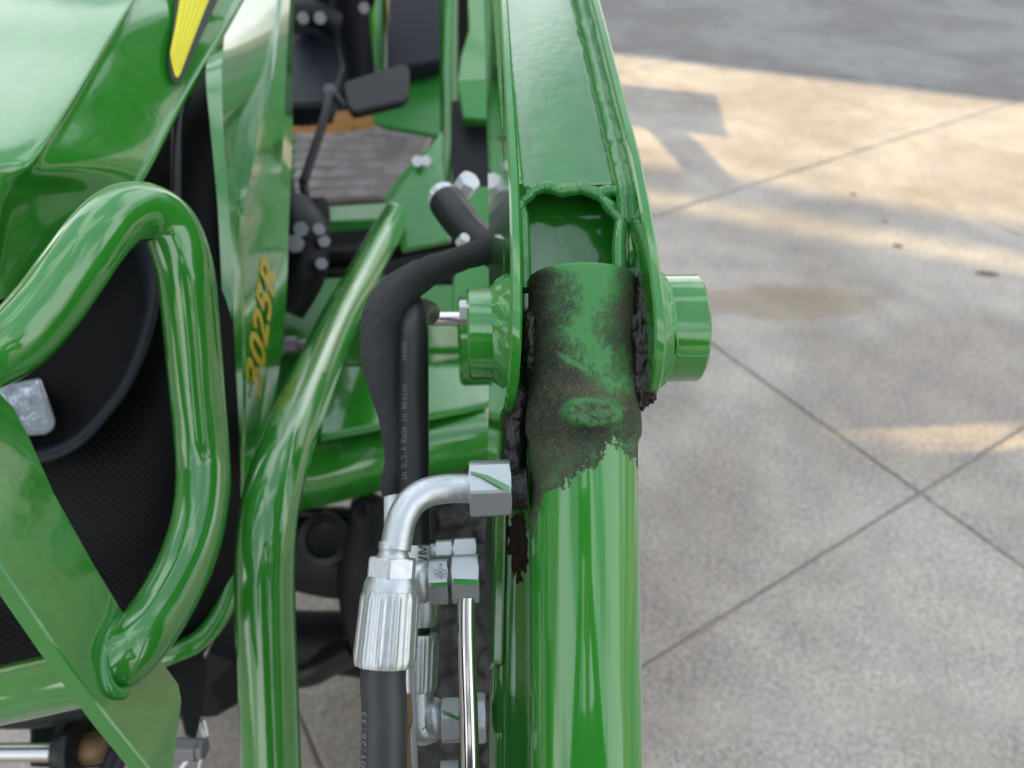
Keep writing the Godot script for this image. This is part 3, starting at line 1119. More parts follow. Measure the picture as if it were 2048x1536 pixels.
	# black grille screen between hood and side panel
	rows = [
		[v(-0.4169,1.1829,-1.1711), v(-0.3293,1.1724,-1.1065), v(-0.2969,1.1779,-1.0834)],
		[v(-0.3599,1.1706,-0.9262), v(-0.2981,1.1801,-0.8920), v(-0.2749,1.1833,-0.8805)],
		[v(-0.3661,1.1354,-0.7949), v(-0.3026,1.1394,-0.7819), v(-0.2571,1.1374,-0.7844)],
		[v(-0.3655,1.0870,-0.6912), v(-0.2897,1.0894,-0.6827), v(-0.2455,1.0773,-0.7028)],
		[v(-0.4065,1.0156,-0.6097), v(-0.2898,1.0305,-0.5834), v(-0.2394,1.0008,-0.6211)],
		[v(-0.4654,0.9629,-0.5313), v(-0.3000,0.9733,-0.5118), v(-0.2345,0.9315,-0.5518)],
		[v(-0.5062,0.9072,-0.4754), v(-0.3093,0.9150,-0.4586), v(-0.2374,0.8639,-0.4971)],
		[v(-0.5266,0.8480,-0.4285), v(-0.3342,0.8480,-0.4184), v(-0.2527,0.8027,-0.4612)],
		[v(-0.5444,0.7696,-0.3917), v(-0.3692,0.7768,-0.3883), v(-0.2893,0.7510,-0.4405)],
	]
	st = mb()
	grid(st, patch(rows, 10, 5))
	obj("grille_screen", st, M.mesh_screen, t)
	# strip of frame that edges the screen beside the hood
	st = mb()
	tube(st, [v(-0.2865,1.1883,-0.8014), v(-0.2872,1.1760,-0.7657), v(-0.2828,1.1536,-0.7215), v(-0.2790,1.1233,-0.6774), v(-0.2760,1.0971,-0.6302)], 0.005, 8, 5)
	obj("screen_edge", st, M.black_satin, t)
	# lamp surround: a dish with a raised rim
	var rim := [v(-0.3284,1.1439,-0.6581), v(-0.2838,1.1281,-0.6198), v(-0.2716,1.0995,-0.5830), v(-0.2787,1.0669,-0.5479), v(-0.2930,1.0409,-0.5212), v(-0.3092,1.0239,-0.5044), v(-0.3315,1.0064,-0.4862), v(-0.3567,0.9968,-0.4771), v(-0.3887,0.9936,-0.4750), v(-0.4510,0.9923,-0.4772), v(-0.5088,0.9982,-0.4849), v(-0.5196,1.1039,-0.5970), v(-0.4400,1.1122,-0.6124), v(-0.3826,1.1219,-0.6366)]
	var loop := rim.duplicate()
	loop.append(rim[0])
	loop = spline(loop, 6)
	loop.pop_back()
	var mid := Vector3.ZERO
	for p in loop:
		mid += p / loop.size()
	var dish := []
	for k in [[1.0, 0.022], [1.0, 0.0], [0.965, -0.004], [0.87, 0.001], [0.84, 0.010], [0.66, 0.022], [0.02, 0.03]]:
		var r := []
		for p in loop:
			var q: Vector3 = mid + (p - mid) * k[0]
			r.append(q - (EYE - q).normalized() * k[1])
		dish.append(r)
	st = mb()
	grid(st, dish.slice(0, 5), true)
	obj("lamp_surround", st, M.blue_black_plastic, t)
	st = mb()
	grid(st, dish.slice(4), true)
	obj("lamp_recess", st, M.black_plastic, t)
	# headlight: reflector box behind a clear lens
	var hl := mb()
	plate(hl, rounded([v(-0.4361,1.0297,-0.5303), v(-0.3826,1.0311,-0.5435), v(-0.3685,1.0095,-0.5161), v(-0.3692,1.0049,-0.5096), v(-0.3744,1.0035,-0.5065), v(-0.4236,1.0066,-0.5006)], 0.003), 0.03, EYE, 0.001)
	var lamp := obj("headlight", hl, M.black_plastic, t)
	var facets := []
	var corners := [v(-0.4295,1.0361,-0.5223), v(-0.3769,1.0374,-0.5354), v(-0.3628,1.0111,-0.5013), v(-0.4172,1.0139,-0.4936)]
	noise.seed = 55
	noise.frequency = 1.0
	for y in 25:
		var r := []
		for x in 41:
			var p: Vector3 = corners[0].lerp(corners[1], x / 40.0).lerp(corners[3].lerp(corners[2], x / 40.0), y / 24.0)
			var edge := minf(minf(x, 40 - x) / 5.0, minf(y, 24 - y) / 5.0)
			var deep := 0.009 * smoothstep(0.0, 1.0, edge) + 0.003 * sin(x * 0.55 + 2.0 * noise.get_noise_2d(x * 0.12, y * 0.16)) * minf(1.0, edge) + 0.006 * noise.get_noise_2d(x * 0.09, y * 0.13)
			r.append(p - (EYE - p).normalized() * deep)
		facets.append(r)
	hl = mb()
	grid(hl, facets)
	obj("reflector", hl, M.reflector, lamp)
	st = mb()
	plate(st, rounded([v(-0.4231,1.0435,-0.5156), v(-0.3715,1.0452,-0.5294), v(-0.3560,1.0216,-0.4993), v(-0.3572,1.0178,-0.4936), v(-0.3621,1.0159,-0.4898), v(-0.4104,1.0192,-0.4839)], 0.003), 0.005, EYE, 0.001)
	obj("lens", st, M.clear_lens, lamp)
	# side panel with a chamfered front edge and a shelf-like crease
	rows = [
		[v(-0.3266,1.2342,-1.1564), v(-0.3086,1.2384,-1.1331), v(-0.2677,1.2151,-1.2539), v(-0.2619,1.2151,-1.2535), v(-0.2586,1.2088,-1.2869), v(-0.2616,1.2003,-1.3317)],
		[v(-0.2904,1.2119,-0.9496), v(-0.2705,1.2173,-0.9272), v(-0.2528,1.1779,-1.0811), v(-0.2469,1.1779,-1.0808), v(-0.2428,1.1684,-1.1180), v(-0.2457,1.1561,-1.1662)],
		[v(-0.2683,1.2061,-0.8252), v(-0.2559,1.2024,-0.8370), v(-0.2493,1.1499,-0.9874), v(-0.2419,1.1499,-0.9870), v(-0.2391,1.1325,-1.0436), v(-0.2416,1.1166,-1.0953)],
		[v(-0.2589,1.1696,-0.7681), v(-0.2493,1.1659,-0.7774), v(-0.2531,1.1280,-0.8796), v(-0.2406,1.1280,-0.8790), v(-0.2353,1.0949,-0.9678), v(-0.2375,1.0747,-1.0224)],
		[v(-0.2540,1.1332,-0.7319), v(-0.2452,1.1299,-0.7390), v(-0.2474,1.1048,-0.7961), v(-0.2383,1.1048,-0.7956), v(-0.2337,1.0588,-0.8998), v(-0.2334,1.0378,-0.9472)],
		[v(-0.2510,1.1003,-0.7011), v(-0.2421,1.0975,-0.7061), v(-0.2449,1.0775,-0.7455), v(-0.2432,1.0761,-0.7481), v(-0.2353,1.0233,-0.8517), v(-0.2330,1.0024,-0.8927)],
		[v(-0.2497,1.0236,-0.6402), v(-0.2420,1.0225,-0.6414), v(-0.2423,1.0039,-0.6689), v(-0.2407,1.0010,-0.6729), v(-0.2391,0.9446,-0.7559), v(-0.2359,0.9191,-0.7931)],
		[v(-0.2516,0.9562,-0.5985), v(-0.2416,0.9614,-0.5919), v(-0.2424,0.9433,-0.6133), v(-0.2409,0.9401,-0.6171), v(-0.2422,0.8949,-0.6707), v(-0.2417,0.8691,-0.7013)],
		[v(-0.2522,0.8947,-0.5551), v(-0.2440,0.8998,-0.5498), v(-0.2454,0.8875,-0.5618), v(-0.2439,0.8839,-0.5652), v(-0.2458,0.8623,-0.5864), v(-0.2450,0.8515,-0.5970)],
		[v(-0.2578,0.8206,-0.5082), v(-0.2527,0.8246,-0.5048), v(-0.2539,0.8166,-0.5112), v(-0.2535,0.8125,-0.5143), v(-0.2542,0.8069,-0.5188), v(-0.2536,0.8045,-0.5207)],
	]
	st = mb()
	var cols := []
	for j in 6:
		var c := []
		for r in rows:
			c.append(r[j])
		cols.append(spline(c, 6))
	for j in 5:
		var strip := []
		for i in cols[0].size():
			# each facet is slightly rolled at its two edges
			var e: Vector3 = cols[j][i]
			var f: Vector3 = cols[j + 1][i]
			var r := []
			for k in [0.0, 0.06, 0.3, 0.7, 0.94, 1.0]:
				r.append(e.lerp(f, k))
			strip.append(r)
		grid(st, strip, false, 1.0, 1.0, true, 300 + j)
	var panel := obj("side_panel", st, M.green_paint, t)
	# model number along the panel
	var base: Vector3 = v(-0.2411,0.9300,-0.6372)
	var up_: Vector3 = v(-0.2391,0.9997,-0.7981)
	var out_n := (v(-0.2322,0.9107,-0.8054) - v(-0.2459,0.9813,-0.7023)).cross(up_ - base).normalized()
	if out_n.dot(EYE - base) < 0.0:
		out_n = -out_n
	text("3025R", 0.058, M.yellow_text, panel, base.lerp(up_, 0.5) + (EYE - base).normalized() * 0.010, up_ - base, out_n, "Droid Sans", true, 0.001, "model_number", 0.15)
	# curved lip under the panel
	st = mb()
	tube(st, [v(-0.2441,0.8636,-0.5230), v(-0.2463,0.8370,-0.4886), v(-0.2545,0.8143,-0.4578), v(-0.2716,0.8006,-0.4347), v(-0.2947,0.7977,-0.4207), v(-0.3219,0.7956,-0.4140)], 0.0098, 14, 6, true, 0.8)
	obj("panel_lip", st, M.green_paint, t)
	# bolts and dark bracket hanging below the panel
	st = mb()
	plate(st, [v(-0.3395,0.7329,-0.4598), v(-0.3067,0.7273,-0.4851), v(-0.2966,0.7070,-0.4560), v(-0.2971,0.6898,-0.4213), v(-0.2999,0.6785,-0.3957), v(-0.3089,0.6848,-0.3982), v(-0.3197,0.7045,-0.4254)], 0.008, EYE, 0.001)
	obj("bracket", st, M.black_iron, t)
	for q in [[v(-0.2950,0.7257,-0.5363), v(-0.3015,0.7120,-0.4997), 0.006], [v(-0.3036,0.7120,-0.4998), v(-0.3146,0.7015,-0.4661), 0.008], [v(-0.3005,0.6753,-0.4184), v(-0.2969,0.6632,-0.4084), 0.004]]:
		st = mb()
		tube(st, [q[0], q[1]], q[2], 10, 1)
		obj("bolt_shank", st, M.zinc, t)
	for q in [[v(-0.3038,0.7118,-0.3708), v(1, 0.05, 0.1), 0.02, 0.022], [v(-0.2894,0.7121,-0.3703), v(1, 0.05, 0.1), 0.018, 0.014]]:
		st = mb()
		nut(st, q[0], q[1], q[2], q[3])
		obj("lock_nut", st, M.dull_steel, t)
	st = mb()
	tube(st, [v(-0.3165,0.6680,-0.3618), v(-0.2924,0.6910,-0.3792)], 0.004, 8, 1)
	tube(st, [v(-0.2934,0.6680,-0.3606), v(-0.2833,0.6949,-0.3818)], 0.002, 8, 1)
	obj("split_pin", st, M.zinc, t)

func wheel_and_axle() -> void:
	var t := get_node("tractor") as Node3D
	# front wheel
	var hub := v(-0.02, 0.31, -0.72)
	var w := Node3D.new()
	w.name = "front_wheel"
	t.add_child(w)
	w.position = hub - t.position
	var st := mb()
	lathe(st, hub - Vector3(0.105, 0, 0), Vector3.RIGHT, [[0.0, 0.17], [0.004, 0.2], [0.0, 0.25], [0.012, 0.27], [0.03, 0.282], [0.105, 0.288], [0.18, 0.282], [0.198, 0.27], [0.21, 0.25], [0.206, 0.2], [0.21, 0.17]], 48, true, false)
	obj("tyre", st, M.tyre_rubber, w)
	st = mb()
	lathe(st, hub - Vector3(0.1, 0, 0), Vector3.RIGHT, [[0.0, 0.172], [0.01, 0.165], [0.05, 0.13], [0.06, 0.06], [0.03, 0.05], [0.03, 0.0]], 40)
	obj("rim", st, M.yellow_decal, w)
	var lug := mb()
	var o2 := PackedVector2Array([Vector2(-0.024, -0.014), Vector2(0.008, -0.02), Vector2(0.024, -0.008), Vector2(0.02, 0.014), Vector2(-0.008, 0.02), Vector2(-0.022, 0.01)])
	prism(lug, o2, Transform3D(Basis.IDENTITY, Vector3.ZERO), 0.018, 0.003)
	lug.generate_normals()
	var lm := lug.commit()
	for i in 30:
		var a := TAU * i / 30
		for j in 4:
			var aa := a + (TAU / 60 if j % 2 else 0.0)
			var x: float = [-0.078, -0.027, 0.027, 0.078][j]
			var rr: float = [0.272, 0.284, 0.284, 0.272][j]
			var out := Vector3(0, cos(aa), sin(aa))
			var side := Vector3.RIGHT * (1.0 if j % 2 else -1.0)
			var o := MeshInstance3D.new()
			o.name = "tread_block"
			o.mesh = lm
			o.material_override = M.tyre_rubber
			w.add_child(o, true)
			o.transform = Transform3D(Basis(side, out.cross(side), out).rotated(out, rng.randf_range(-0.15, 0.15) + 0.35), Vector3(x, 0, 0) + out * (rr - 0.006))
	# axle, knuckle and steering parts, black castings
	st = mb()
	tube(st, [v(-0.62, 0.36, -0.72), v(-0.45, 0.36, -0.72), v(-0.25, 0.34, -0.72), v(-0.12, 0.33, -0.72)], [0.06, 0.055, 0.05, 0.075], 18, 5)
	obj("axle_beam", st, M.black_iron, t)
	st = mb()
	lathe(st, v(-0.2196,0.6171,-0.7020), v(0.0, 0.75, 0.66), [[-0.05, 0.035], [0.0, 0.038], [0.012, 0.036], [0.014, 0.026], [0.004, 0.022], [0.0, 0.0]], 28)
	obj("steering_knuckle", st, M.black_satin, t)
	st = mb()
	tube(st, [v(-0.3194,0.5416,-0.7491), v(-0.2557,0.5576,-0.7329), v(-0.2050,0.5547,-0.7279), v(-0.1484,0.5439,-0.7291)], [0.05, 0.062, 0.066, 0.062], 18, 5)
	obj("axle_housing", st, M.black_iron, t)
	st = mb()
	plate(st, [v(-0.2693,0.6187,-0.7579), v(-0.1995,0.6203,-0.7566), v(-0.1920,0.6099,-0.7410), v(-0.1954,0.5816,-0.6997), v(-0.2331,0.5785,-0.6972), v(-0.2666,0.5778,-0.6978)], 0.03, EYE, 0.004)
	obj("knuckle_arm", st, M.black_satin, t)
	st = mb()
	lathe(st, v(-0.1566,0.6428,-0.7195), v(0.1, 0.9, 0.4), [[0.0, 0.022], [0.02, 0.025], [0.024, 0.02], [0.026, 0.012], [0.02, 0.01]], 22)
	obj("ball_joint", st, M.black_iron, t)
	st = mb()
	tube(st, [v(-0.2645,0.6308,-0.7412), v(-0.1942,0.6352,-0.7282), v(-0.1665,0.6341,-0.7258)], 0.008, 10, 3)
	obj("tie_rod", st, M.black_satin, t)
	st = mb()
	tube(st, [v(-0.1393,0.6439,-0.7453), v(-0.1490,0.5785,-0.6928), v(-0.1599,0.5069,-0.6610), v(-0.1634,0.4118,-0.6485)], [0.045, 0.06, 0.05, 0.035], 16, 4)
	obj("gear_case", st, M.black_iron, t)
	# steering cylinder across the front
	st = mb()
	tube(st, [v(-1.0055,0.5257,-0.4886), v(-0.5139,0.5294,-0.4659)], 0.011, 16, 1)
	obj("steering_rod", st, M.chrome, t)
	st = mb()
	lathe(st, v(-0.5150,0.5313,-0.4674), v(1, 0.0, -0.05), [[0.0, 0.03], [0.012, 0.034], [0.02, 0.034], [0.024, 0.02]], 22)
	obj("rod_gland", st, M.black_satin, t)
	st = mb()
	tube(st, [v(-0.5061,0.5222,-0.4725), v(-0.4795,0.5232,-0.4719), v(-0.4541,0.5160,-0.4777)], [0.016, 0.019, 0.014], 14, 4)
	obj("rod_joint", st, M.rusty_steel, t)
	st = mb()
	plate(st, [v(-0.5652,0.5305,-0.4999), v(-0.4984,0.5066,-0.5263), v(-0.4560,0.5165,-0.4837), v(-0.4547,0.5227,-0.4684), v(-0.4979,0.5319,-0.4662), v(-0.5471,0.5411,-0.4668)], 0.03, EYE, 0.003)
	obj("cross_bracket", st, M.black_iron, t)
	st = mb()
	tube(st, [v(-0.4507,0.5240,-0.4324), v(-0.4446,0.5313,-0.4637), v(-0.4451,0.5118,-0.4867)], 0.013, 12, 4)
	tube(st, [v(-0.6201,0.5876,-0.4928), v(-0.5384,0.5867,-0.4878), v(-0.4965,0.5740,-0.5011), v(-0.4570,0.5516,-0.5196)], 0.02, 12, 4)
	obj("hose_run", st, M.hose_rubber_plain, t)
	st = mb()
	tube(st, [v(-0.4945,0.3014,-0.7051), v(-0.4297,0.2995,-0.7002), v(-0.3008,0.3271,-0.6772), v(-0.2486,0.3594,-0.6749), v(-0.1927,0.4234,-0.6595)], 0.024, 14, 5)
	obj("drag_link", st, M.black_satin, t)

func footwell() -> void:
	var t := get_node("tractor") as Node3D
	var st: SurfaceTool
	# engine, gearbox and seat: what fills the tractor behind its panels
	st = mb()
	box(st, v(-0.56, 0.78, -1.15), Vector3(0.4, 0.62, 0.7), Basis.IDENTITY, 0.03)
	obj("engine", st, M.black_iron, t)
	st = mb()
	box(st, v(-0.6, 0.48, -1.6), Vector3(0.36, 0.3, 2.0), Basis.IDENTITY, 0.04)
	obj("gearbox", st, M.green_paint, t)
	st = mb()
	box(st, v(-0.6, 0.36, -0.72), Vector3(0.44, 0.16, 0.2), Basis.IDENTITY, 0.03)
	obj("axle_carrier", st, M.black_iron, t)
	st = mb()
	box(st, v(-0.53, 0.75, -2.6), Vector3(1.14, 0.8, 0.3), Basis.IDENTITY, 0.04)
	obj("rear_housing", st, M.black_iron, t)
	# floor mat with ribs
	var Y := 0.62
	var c0: Vector3 = v(-0.4293,0.6200,-1.7223)
	var c1: Vector3 = v(-0.1809,0.6200,-1.7470)
	var c2: Vector3 = v(-0.1015,0.6200,-2.1916)
	var c3: Vector3 = v(-0.5246,0.6200,-2.3012)
	st = mb()
	plate(st, [c0, c1, c2, c3], 0.02, EYE, 0.003)
	var floor_ := obj("floor_mat", st, M.black_iron, t)
	for k in 9:
		var f := (k + 0.5) / 9.0
		var a := c0.lerp(c3, f)
		var b := c1.lerp(c2, f)
		st = mb()
		box(st, (a + b) / 2 + Vector3.UP * 0.007, Vector3(a.distance_to(b), 0.018, c0.distance_to(c3) / 9.0 * 0.76), Basis(Vector3.UP, atan2(-(b.z - a.z), b.x - a.x)), 0.003)
		obj("rib", st, M.floor_rubber, floor_)
	st = mb()
	lump(st, v(-0.4090,0.6200,-2.2271), Basis(Vector3(0.15, 0, 0), Vector3(0, 0.045, 0), Vector3(0, 0, 0.085)), 0.25, 14.0, 88, 40, 20)
	tag(obj("sawdust", st, M.sawdust), "heap of orange brown sawdust on the black floor mat", "sawdust")
	# edge of the platform
	st = mb()
	plate(st, [v(-0.4356,0.6695,-1.6114), v(-0.1673,0.6795,-1.6116), v(-0.1786,0.6538,-1.5756), v(-0.4340,0.6467,-1.5789)], 0.01, EYE, 0.001)
	obj("platform_step", st, M.green_paint, t)
	st = mb()
	plate(st, [v(-0.4326,0.6525,-1.5771), v(-0.1660,0.6631,-1.5661), v(-0.1707,0.6006,-1.5488), v(-0.4407,0.5940,-1.5611)], 0.01, EYE, 0.001)
	obj("platform_front", st, M.green_textured, t)
	st = mb()
	tube(st, [v(-0.3823,0.6937,-1.3395), v(-0.2459,0.6998,-1.3373), v(-0.1186,0.7194,-1.3466), v(-0.0305,0.7331,-1.3530)], 0.024, 4, 1)
	obj("frame_rail", st, M.black_iron, t)
	st = mb()
	plate(st, [v(-0.4093,0.6572,-1.5114), v(0.0106,0.6548,-1.5636), v(0.0054,0.6634,-1.2947), v(-0.3634,0.6652,-1.2570)], 0.01, EYE, 0.001)
	obj("belly_cover", st, M.black_plastic, t)
	# steering column cover, tower and gear
	st = mb()
	plate(st, [v(-0.4286,0.9655,-1.8819), v(-0.3874,0.9654,-1.9052), v(-0.3097,0.9611,-1.9349), v(-0.2798,0.9197,-1.8073), v(-0.2964,0.8829,-1.6690), v(-0.3597,0.8872,-1.6476), v(-0.3993,0.8920,-1.6417)], 0.06, EYE, 0.008)
	obj("column_cover", st, M.blue_black_plastic, t)
	st = mb()
	lathe(st, v(-0.2849,0.8161,-2.0135), v(0.02, 1, 0.15), [[0.0, 0.045], [0.24, 0.045], [0.25, 0.07], [0.31, 0.07], [0.32, 0.04], [0.5, 0.03]], 24)
	obj("column_tower", st, M.blue_black_plastic, t)
	for q in [v(-0.3649,1.0080,-1.8512), v(-0.3236,1.0132,-1.8275), v(-0.2433,1.0001,-1.9673), v(-0.2934,0.9177,-1.6454)]:
		st = mb()
		nut(st, q, EYE - q, 0.024, 0.02)
		obj("bolt_head", st, M.dull_steel, t)
	st = mb()
	tube(st, [v(-0.3819,1.0091,-1.9174), v(-0.3311,1.0080,-1.8752), v(-0.3040,0.9870,-1.8826)], 0.03, 12, 3)
	obj("steering_gear", st, M.black_iron, t)
	st = mb()
	tube(st, [v(-0.4021,1.0510,-2.0169), v(-0.2946,1.0119,-2.0440), v(-0.2594,0.9932,-2.0270)], 0.05, 12, 3)
	obj("steering_gear", st, M.black_iron, t)
	# pedal pad on its bent arm
	var pd := mb()
	plate(pd, rounded([v(-0.2448,0.9676,-1.5426), v(-0.1325,0.9859,-1.5950), v(-0.1203,0.9805,-1.5804), v(-0.1207,0.9532,-1.5048), v(-0.1298,0.9474,-1.4887), v(-0.2224,0.9370,-1.4584), v(-0.2346,0.9429,-1.4745)], 0.008), 0.02, EYE, 0.004)
	var pedal := obj("pedal", pd, M.pedal_rubber, t)
	st = mb()
	tube(st, [v(-0.2411,0.9350,-1.4892), v(-0.2670,0.9536,-1.5056), v(-0.2742,0.9310,-1.4490), v(-0.3045,0.8642,-1.3449), v(-0.3088,0.8487,-1.3325), v(-0.2999,0.8006,-1.2931), v(-0.3033,0.7699,-1.2941)], 0.0085, 12, 6)
	obj("pedal_arm", st, M.black_satin, pedal)
	st = mb()
	lathe(st, v(-0.3066,0.7999,-1.3186), v(1, 0.1, 0.2), [[-0.03, 0.03], [0.03, 0.03]], 16)
	obj("pedal_hub", st, M.black_iron, t)
	# green panels behind the pedal, and posts
	st = mb()
	plate(st, [v(-0.2598,0.8166,-2.0702), v(-0.0703,0.8679,-2.1153), v(-0.0692,0.7120,-1.9070), v(-0.1448,0.7209,-1.9281), v(-0.2210,0.7281,-1.9471), v(-0.2530,0.7379,-1.9641)], 0.02, EYE, 0.002)
	obj("fender_support", st, M.green_textured, t)
	st = mb()
	plate(st, [v(-0.2079,1.0310,-2.2228), v(-0.0616,1.0310,-2.2152), v(-0.0666,0.8726,-1.9876), v(-0.2035,0.8576,-1.9732)], 0.06, EYE, 0.006)
	obj("fender_liner", st, M.blue_black_plastic, t)
	st = mb()
	tube(st, [v(-0.2307,1.0268,-2.2460), v(-0.2307,0.9058,-2.1478), v(-0.2293,0.8149,-2.0741)], 0.024, 4, 1)
	obj("green_upright", st, M.green_paint, t)
	st = mb()
	tube(st, [v(-0.0408,1.0797,-1.9568), v(-0.0478,0.9039,-1.7759), v(-0.0499,0.7894,-1.6317), v(-0.0562,0.7370,-1.5637)], 0.02, 4, 1)
	obj("green_upright", st, M.green_paint, t)
	st = mb()
	plate(st, [v(0.0012,1.0862,-1.9205), v(0.0569,1.0862,-1.9176), v(0.0468,0.9178,-1.6920), v(-0.0282,0.9141,-1.6910), v(-0.0190,0.9548,-1.7452), v(0.0001,0.9926,-1.7949)], 0.02, EYE, 0.002)
	obj("rear_fender", st, M.green_paint, t)
	st = mb()
	plate(st, [v(-0.0287,0.9252,-1.6624), v(0.0460,0.9274,-1.6613), v(0.0427,0.8693,-1.5885), v(-0.0184,0.8722,-1.5953)], 0.03, EYE, 0.003)
	obj("rear_fender_step", st, M.green_textured, t)
	st = mb()
	plate(st, [v(-0.0418,0.8761,-1.6944), v(0.0461,0.8761,-1.6898), v(0.0359,0.7359,-1.4469), v(-0.0467,0.7359,-1.4513)], 0.02, EYE, 0.002)
	obj("seat_base", st, M.black_iron, t)
	# hydraulic valve block, black, with fittings
	st = mb()
	tube(st, [v(-0.2799,0.9055,-1.1194), v(-0.2553,0.8944,-1.0575), v(-0.2593,0.8586,-1.0158), v(-0.2881,0.8122,-0.9797)], [0.03, 0.036, 0.036, 0.03], 14, 4)
	obj("valve_block", st, M.black_iron, t)
	for q in [[v(-0.2535,0.9181,-1.0251), 0.02], [v(-0.2274,0.9181,-1.0237), 0.016], [v(-0.2582,0.9120,-0.9947), 0.024], [v(-0.2227,0.8996,-1.0214), 0.016], [v(-0.2254,0.8796,-0.9925), 0.016]]:
		st = mb()
		nut(st, q[0], v(0.2, 0.6, 0.75), q[1], 0.014)
		obj("valve_fitting", st, M.dull_steel, t)
	# green frame plates low in the gap
	st = mb()
	plate(st, [v(-0.3061,0.7705,-1.1347), v(-0.1342,0.7532,-1.1742), v(-0.1226,0.7651,-0.9999), v(-0.2087,0.7712,-1.0148), v(-0.2890,0.7853,-0.9156), v(-0.3200,0.7817,-0.9997)], 0.012, EYE, 0.002)
	obj("frame_plate", st, M.green_textured, t)
	st = mb()
	plate(st, [v(-0.3277,0.7545,-1.0123), v(-0.1557,0.7819,-1.0472), v(-0.1299,0.7151,-0.8123), v(-0.2435,0.7032,-0.8103), v(-0.2994,0.6950,-0.8014)], 0.012, EYE, 0.002)
	obj("frame_cheek", st, M.green_paint, t)
	st = mb()
	plate(st, [v(-0.1313,0.8363,-1.0029), v(0.0227,0.8363,-0.9949), v(0.0200,0.7994,-0.9297), v(-0.1306,0.8075,-0.9518)], 0.01, EYE, 0.001)
	obj("mount_shelf", st, M.green_textured, t)
	st = mb()
	plate(st, [v(-0.1942,0.8140,-0.9391), v(0.0239,0.8175,-0.9290), v(0.0222,0.7528,-0.9058), v(-0.2000,0.7529,-0.9174)], 0.01, EYE, 0.001)
	obj("mount_face", st, M.green_paint, t)
	st = mb()
	plate(st, [v(-0.2189,0.7830,-0.8734), v(0.0216,0.7812,-0.8784), v(0.0183,0.7916,-0.7795), v(-0.0148,0.7931,-0.7673), v(-0.2010,0.7997,-0.7141)], 0.012, EYE, 0.002)
	obj("mount_foot", st, M.green_paint, t)
	for q in [[v(-0.1902,0.7327,-0.8715), v(-0.1525,0.7458,-0.7899), 0.016], [v(-0.2236,0.7189,-0.8363), v(-0.1949,0.7244,-0.8392), 0.012]]:
		st = mb()
		tube(st, [q[0], q[1]], q[2], 12, 1)
		obj("mount_bolt", st, M.dull_steel, t)
	st = mb()
	plate(st, [v(-0.2069,0.7309,-0.8883), v(-0.1405,0.7383,-0.8910), v(-0.1230,0.7439,-0.8028), v(-0.1818,0.7374,-0.8007)], 0.02, EYE, 0.003)
	obj("mount_clamp", st, M.black_iron, t)
	for q in [[v(-0.2632,0.8305,-0.8644), 0.022, 0.016], [v(-0.2510,0.8305,-0.8638), 0.012, 0.03]]:
		st = mb()
		nut(st, q[0], v(1, 0.02, 0.05), q[1], q[2])
		obj("frame_bolt", st, M.dull_steel, t)
	# long side beam of the front frame
	st = mb()
	tube(st, [v(-0.3077,0.6776,-0.7556), v(-0.2225,0.6992,-0.7558), v(-0.1264,0.7182,-0.7662), v(0.0109,0.7458,-0.7813)], 0.05, 4, 1)
	obj("frame_beam", st, M.green_paint, t)

# ------------------------------------------------------------------ loader
func loader_frame() -> void:
	var t := thing("loader_mount", "curved green frame tube running beside the hood to a gusset plate", "loader mount", v(-0.19, 0.8, -0.5))
	var st := mb()
	tube(st, [v(-0.1204,0.7971,-1.4354), v(-0.1415,0.8308,-1.2255), v(-0.1703,0.8575,-0.9845), v(-0.1809,0.8853,-0.8401), v(-0.1815,0.9311,-0.6453), v(-0.1809,0.9560,-0.5302), v(-0.1821,0.9587,-0.4680), v(-0.1838,0.9426,-0.4292), v(-0.1857,0.9052,-0.3965), v(-0.1860,0.8514,-0.3555), v(-0.1873,0.7812,-0.3050), v(-0.1965,0.5443,-0.1392)], 0.0245, 28, 8)
	obj("frame_tube", st, M.green_paint, t)
	st = mb()
	plate(st, [v(-0.0546,0.9303,-1.3717), v(-0.0554,0.8948,-1.3046), v(-0.0435,0.8225,-1.1639), v(-0.1250,0.8079,-1.1603), v(-0.1372,0.8155,-1.1783), v(-0.1498,0.8289,-1.2074), v(-0.1604,0.8311,-1.2147), v(-0.1541,0.8490,-1.2467)], 0.012, EYE, 0.002)
	obj("gusset_plate", st, M.green_paint, t)
	st = mb()
	plate(st, [v(-0.0589,0.8860,-1.4730), v(-0.0570,0.8796,-1.3448), v(-0.1567,0.8317,-1.2824), v(-0.1668,0.8292,-1.3166), v(-0.1381,0.8454,-1.3787)], 0.01, EYE, 0.002)
	obj("gusset_flange", st, M.green_textured, t)
	for q in [v(-0.0992,0.9001,-1.3117), v(-0.0840,0.8961,-1.3205)]:
		st = mb()
		nut(st, q, EYE - q, 0.018, 0.014)
		obj("bolt", st, M.zinc, t)
	st = mb()
	plate(st, [v(-0.0086,0.9832,-1.0223), v(0.0506,0.9832,-1.0192), v(0.0412,0.8801,-0.8360), v(-0.0340,0.8801,-0.8400), v(-0.0330,0.9093,-0.8919), v(-0.0186,0.9320,-0.9317)], 0.02, EYE, 0.002)
	obj("mast_plate", st, M.green_textured, t)
	# second pivot boss, lower and farther in
	st = mb()
	lathe(st, v(-0.0204,0.9930,-0.6355), Vector3.RIGHT, [[0.0, 0.043], [0.003, 0.046], [0.05, 0.046], [0.051, 0.03], [0.09, 0.03]], 32)
	obj("lower_boss", st, M.green_paint, t)
	st = mb()
	tube(st, [v(-0.0431,1.0557,-0.5845), v(-0.0258,1.0557,-0.5836), v(-0.0077,1.0557,-0.5827)], [0.0065, 0.0065, 0.0065], 14, 2)
	obj("link_pin", st, M.chrome, t)
	st = mb()
	nut(st, v(-0.0170,1.0600,-0.5866), Vector3.RIGHT, 0.02, 0.02)
	obj("pin_nut", st, M.zinc, t)

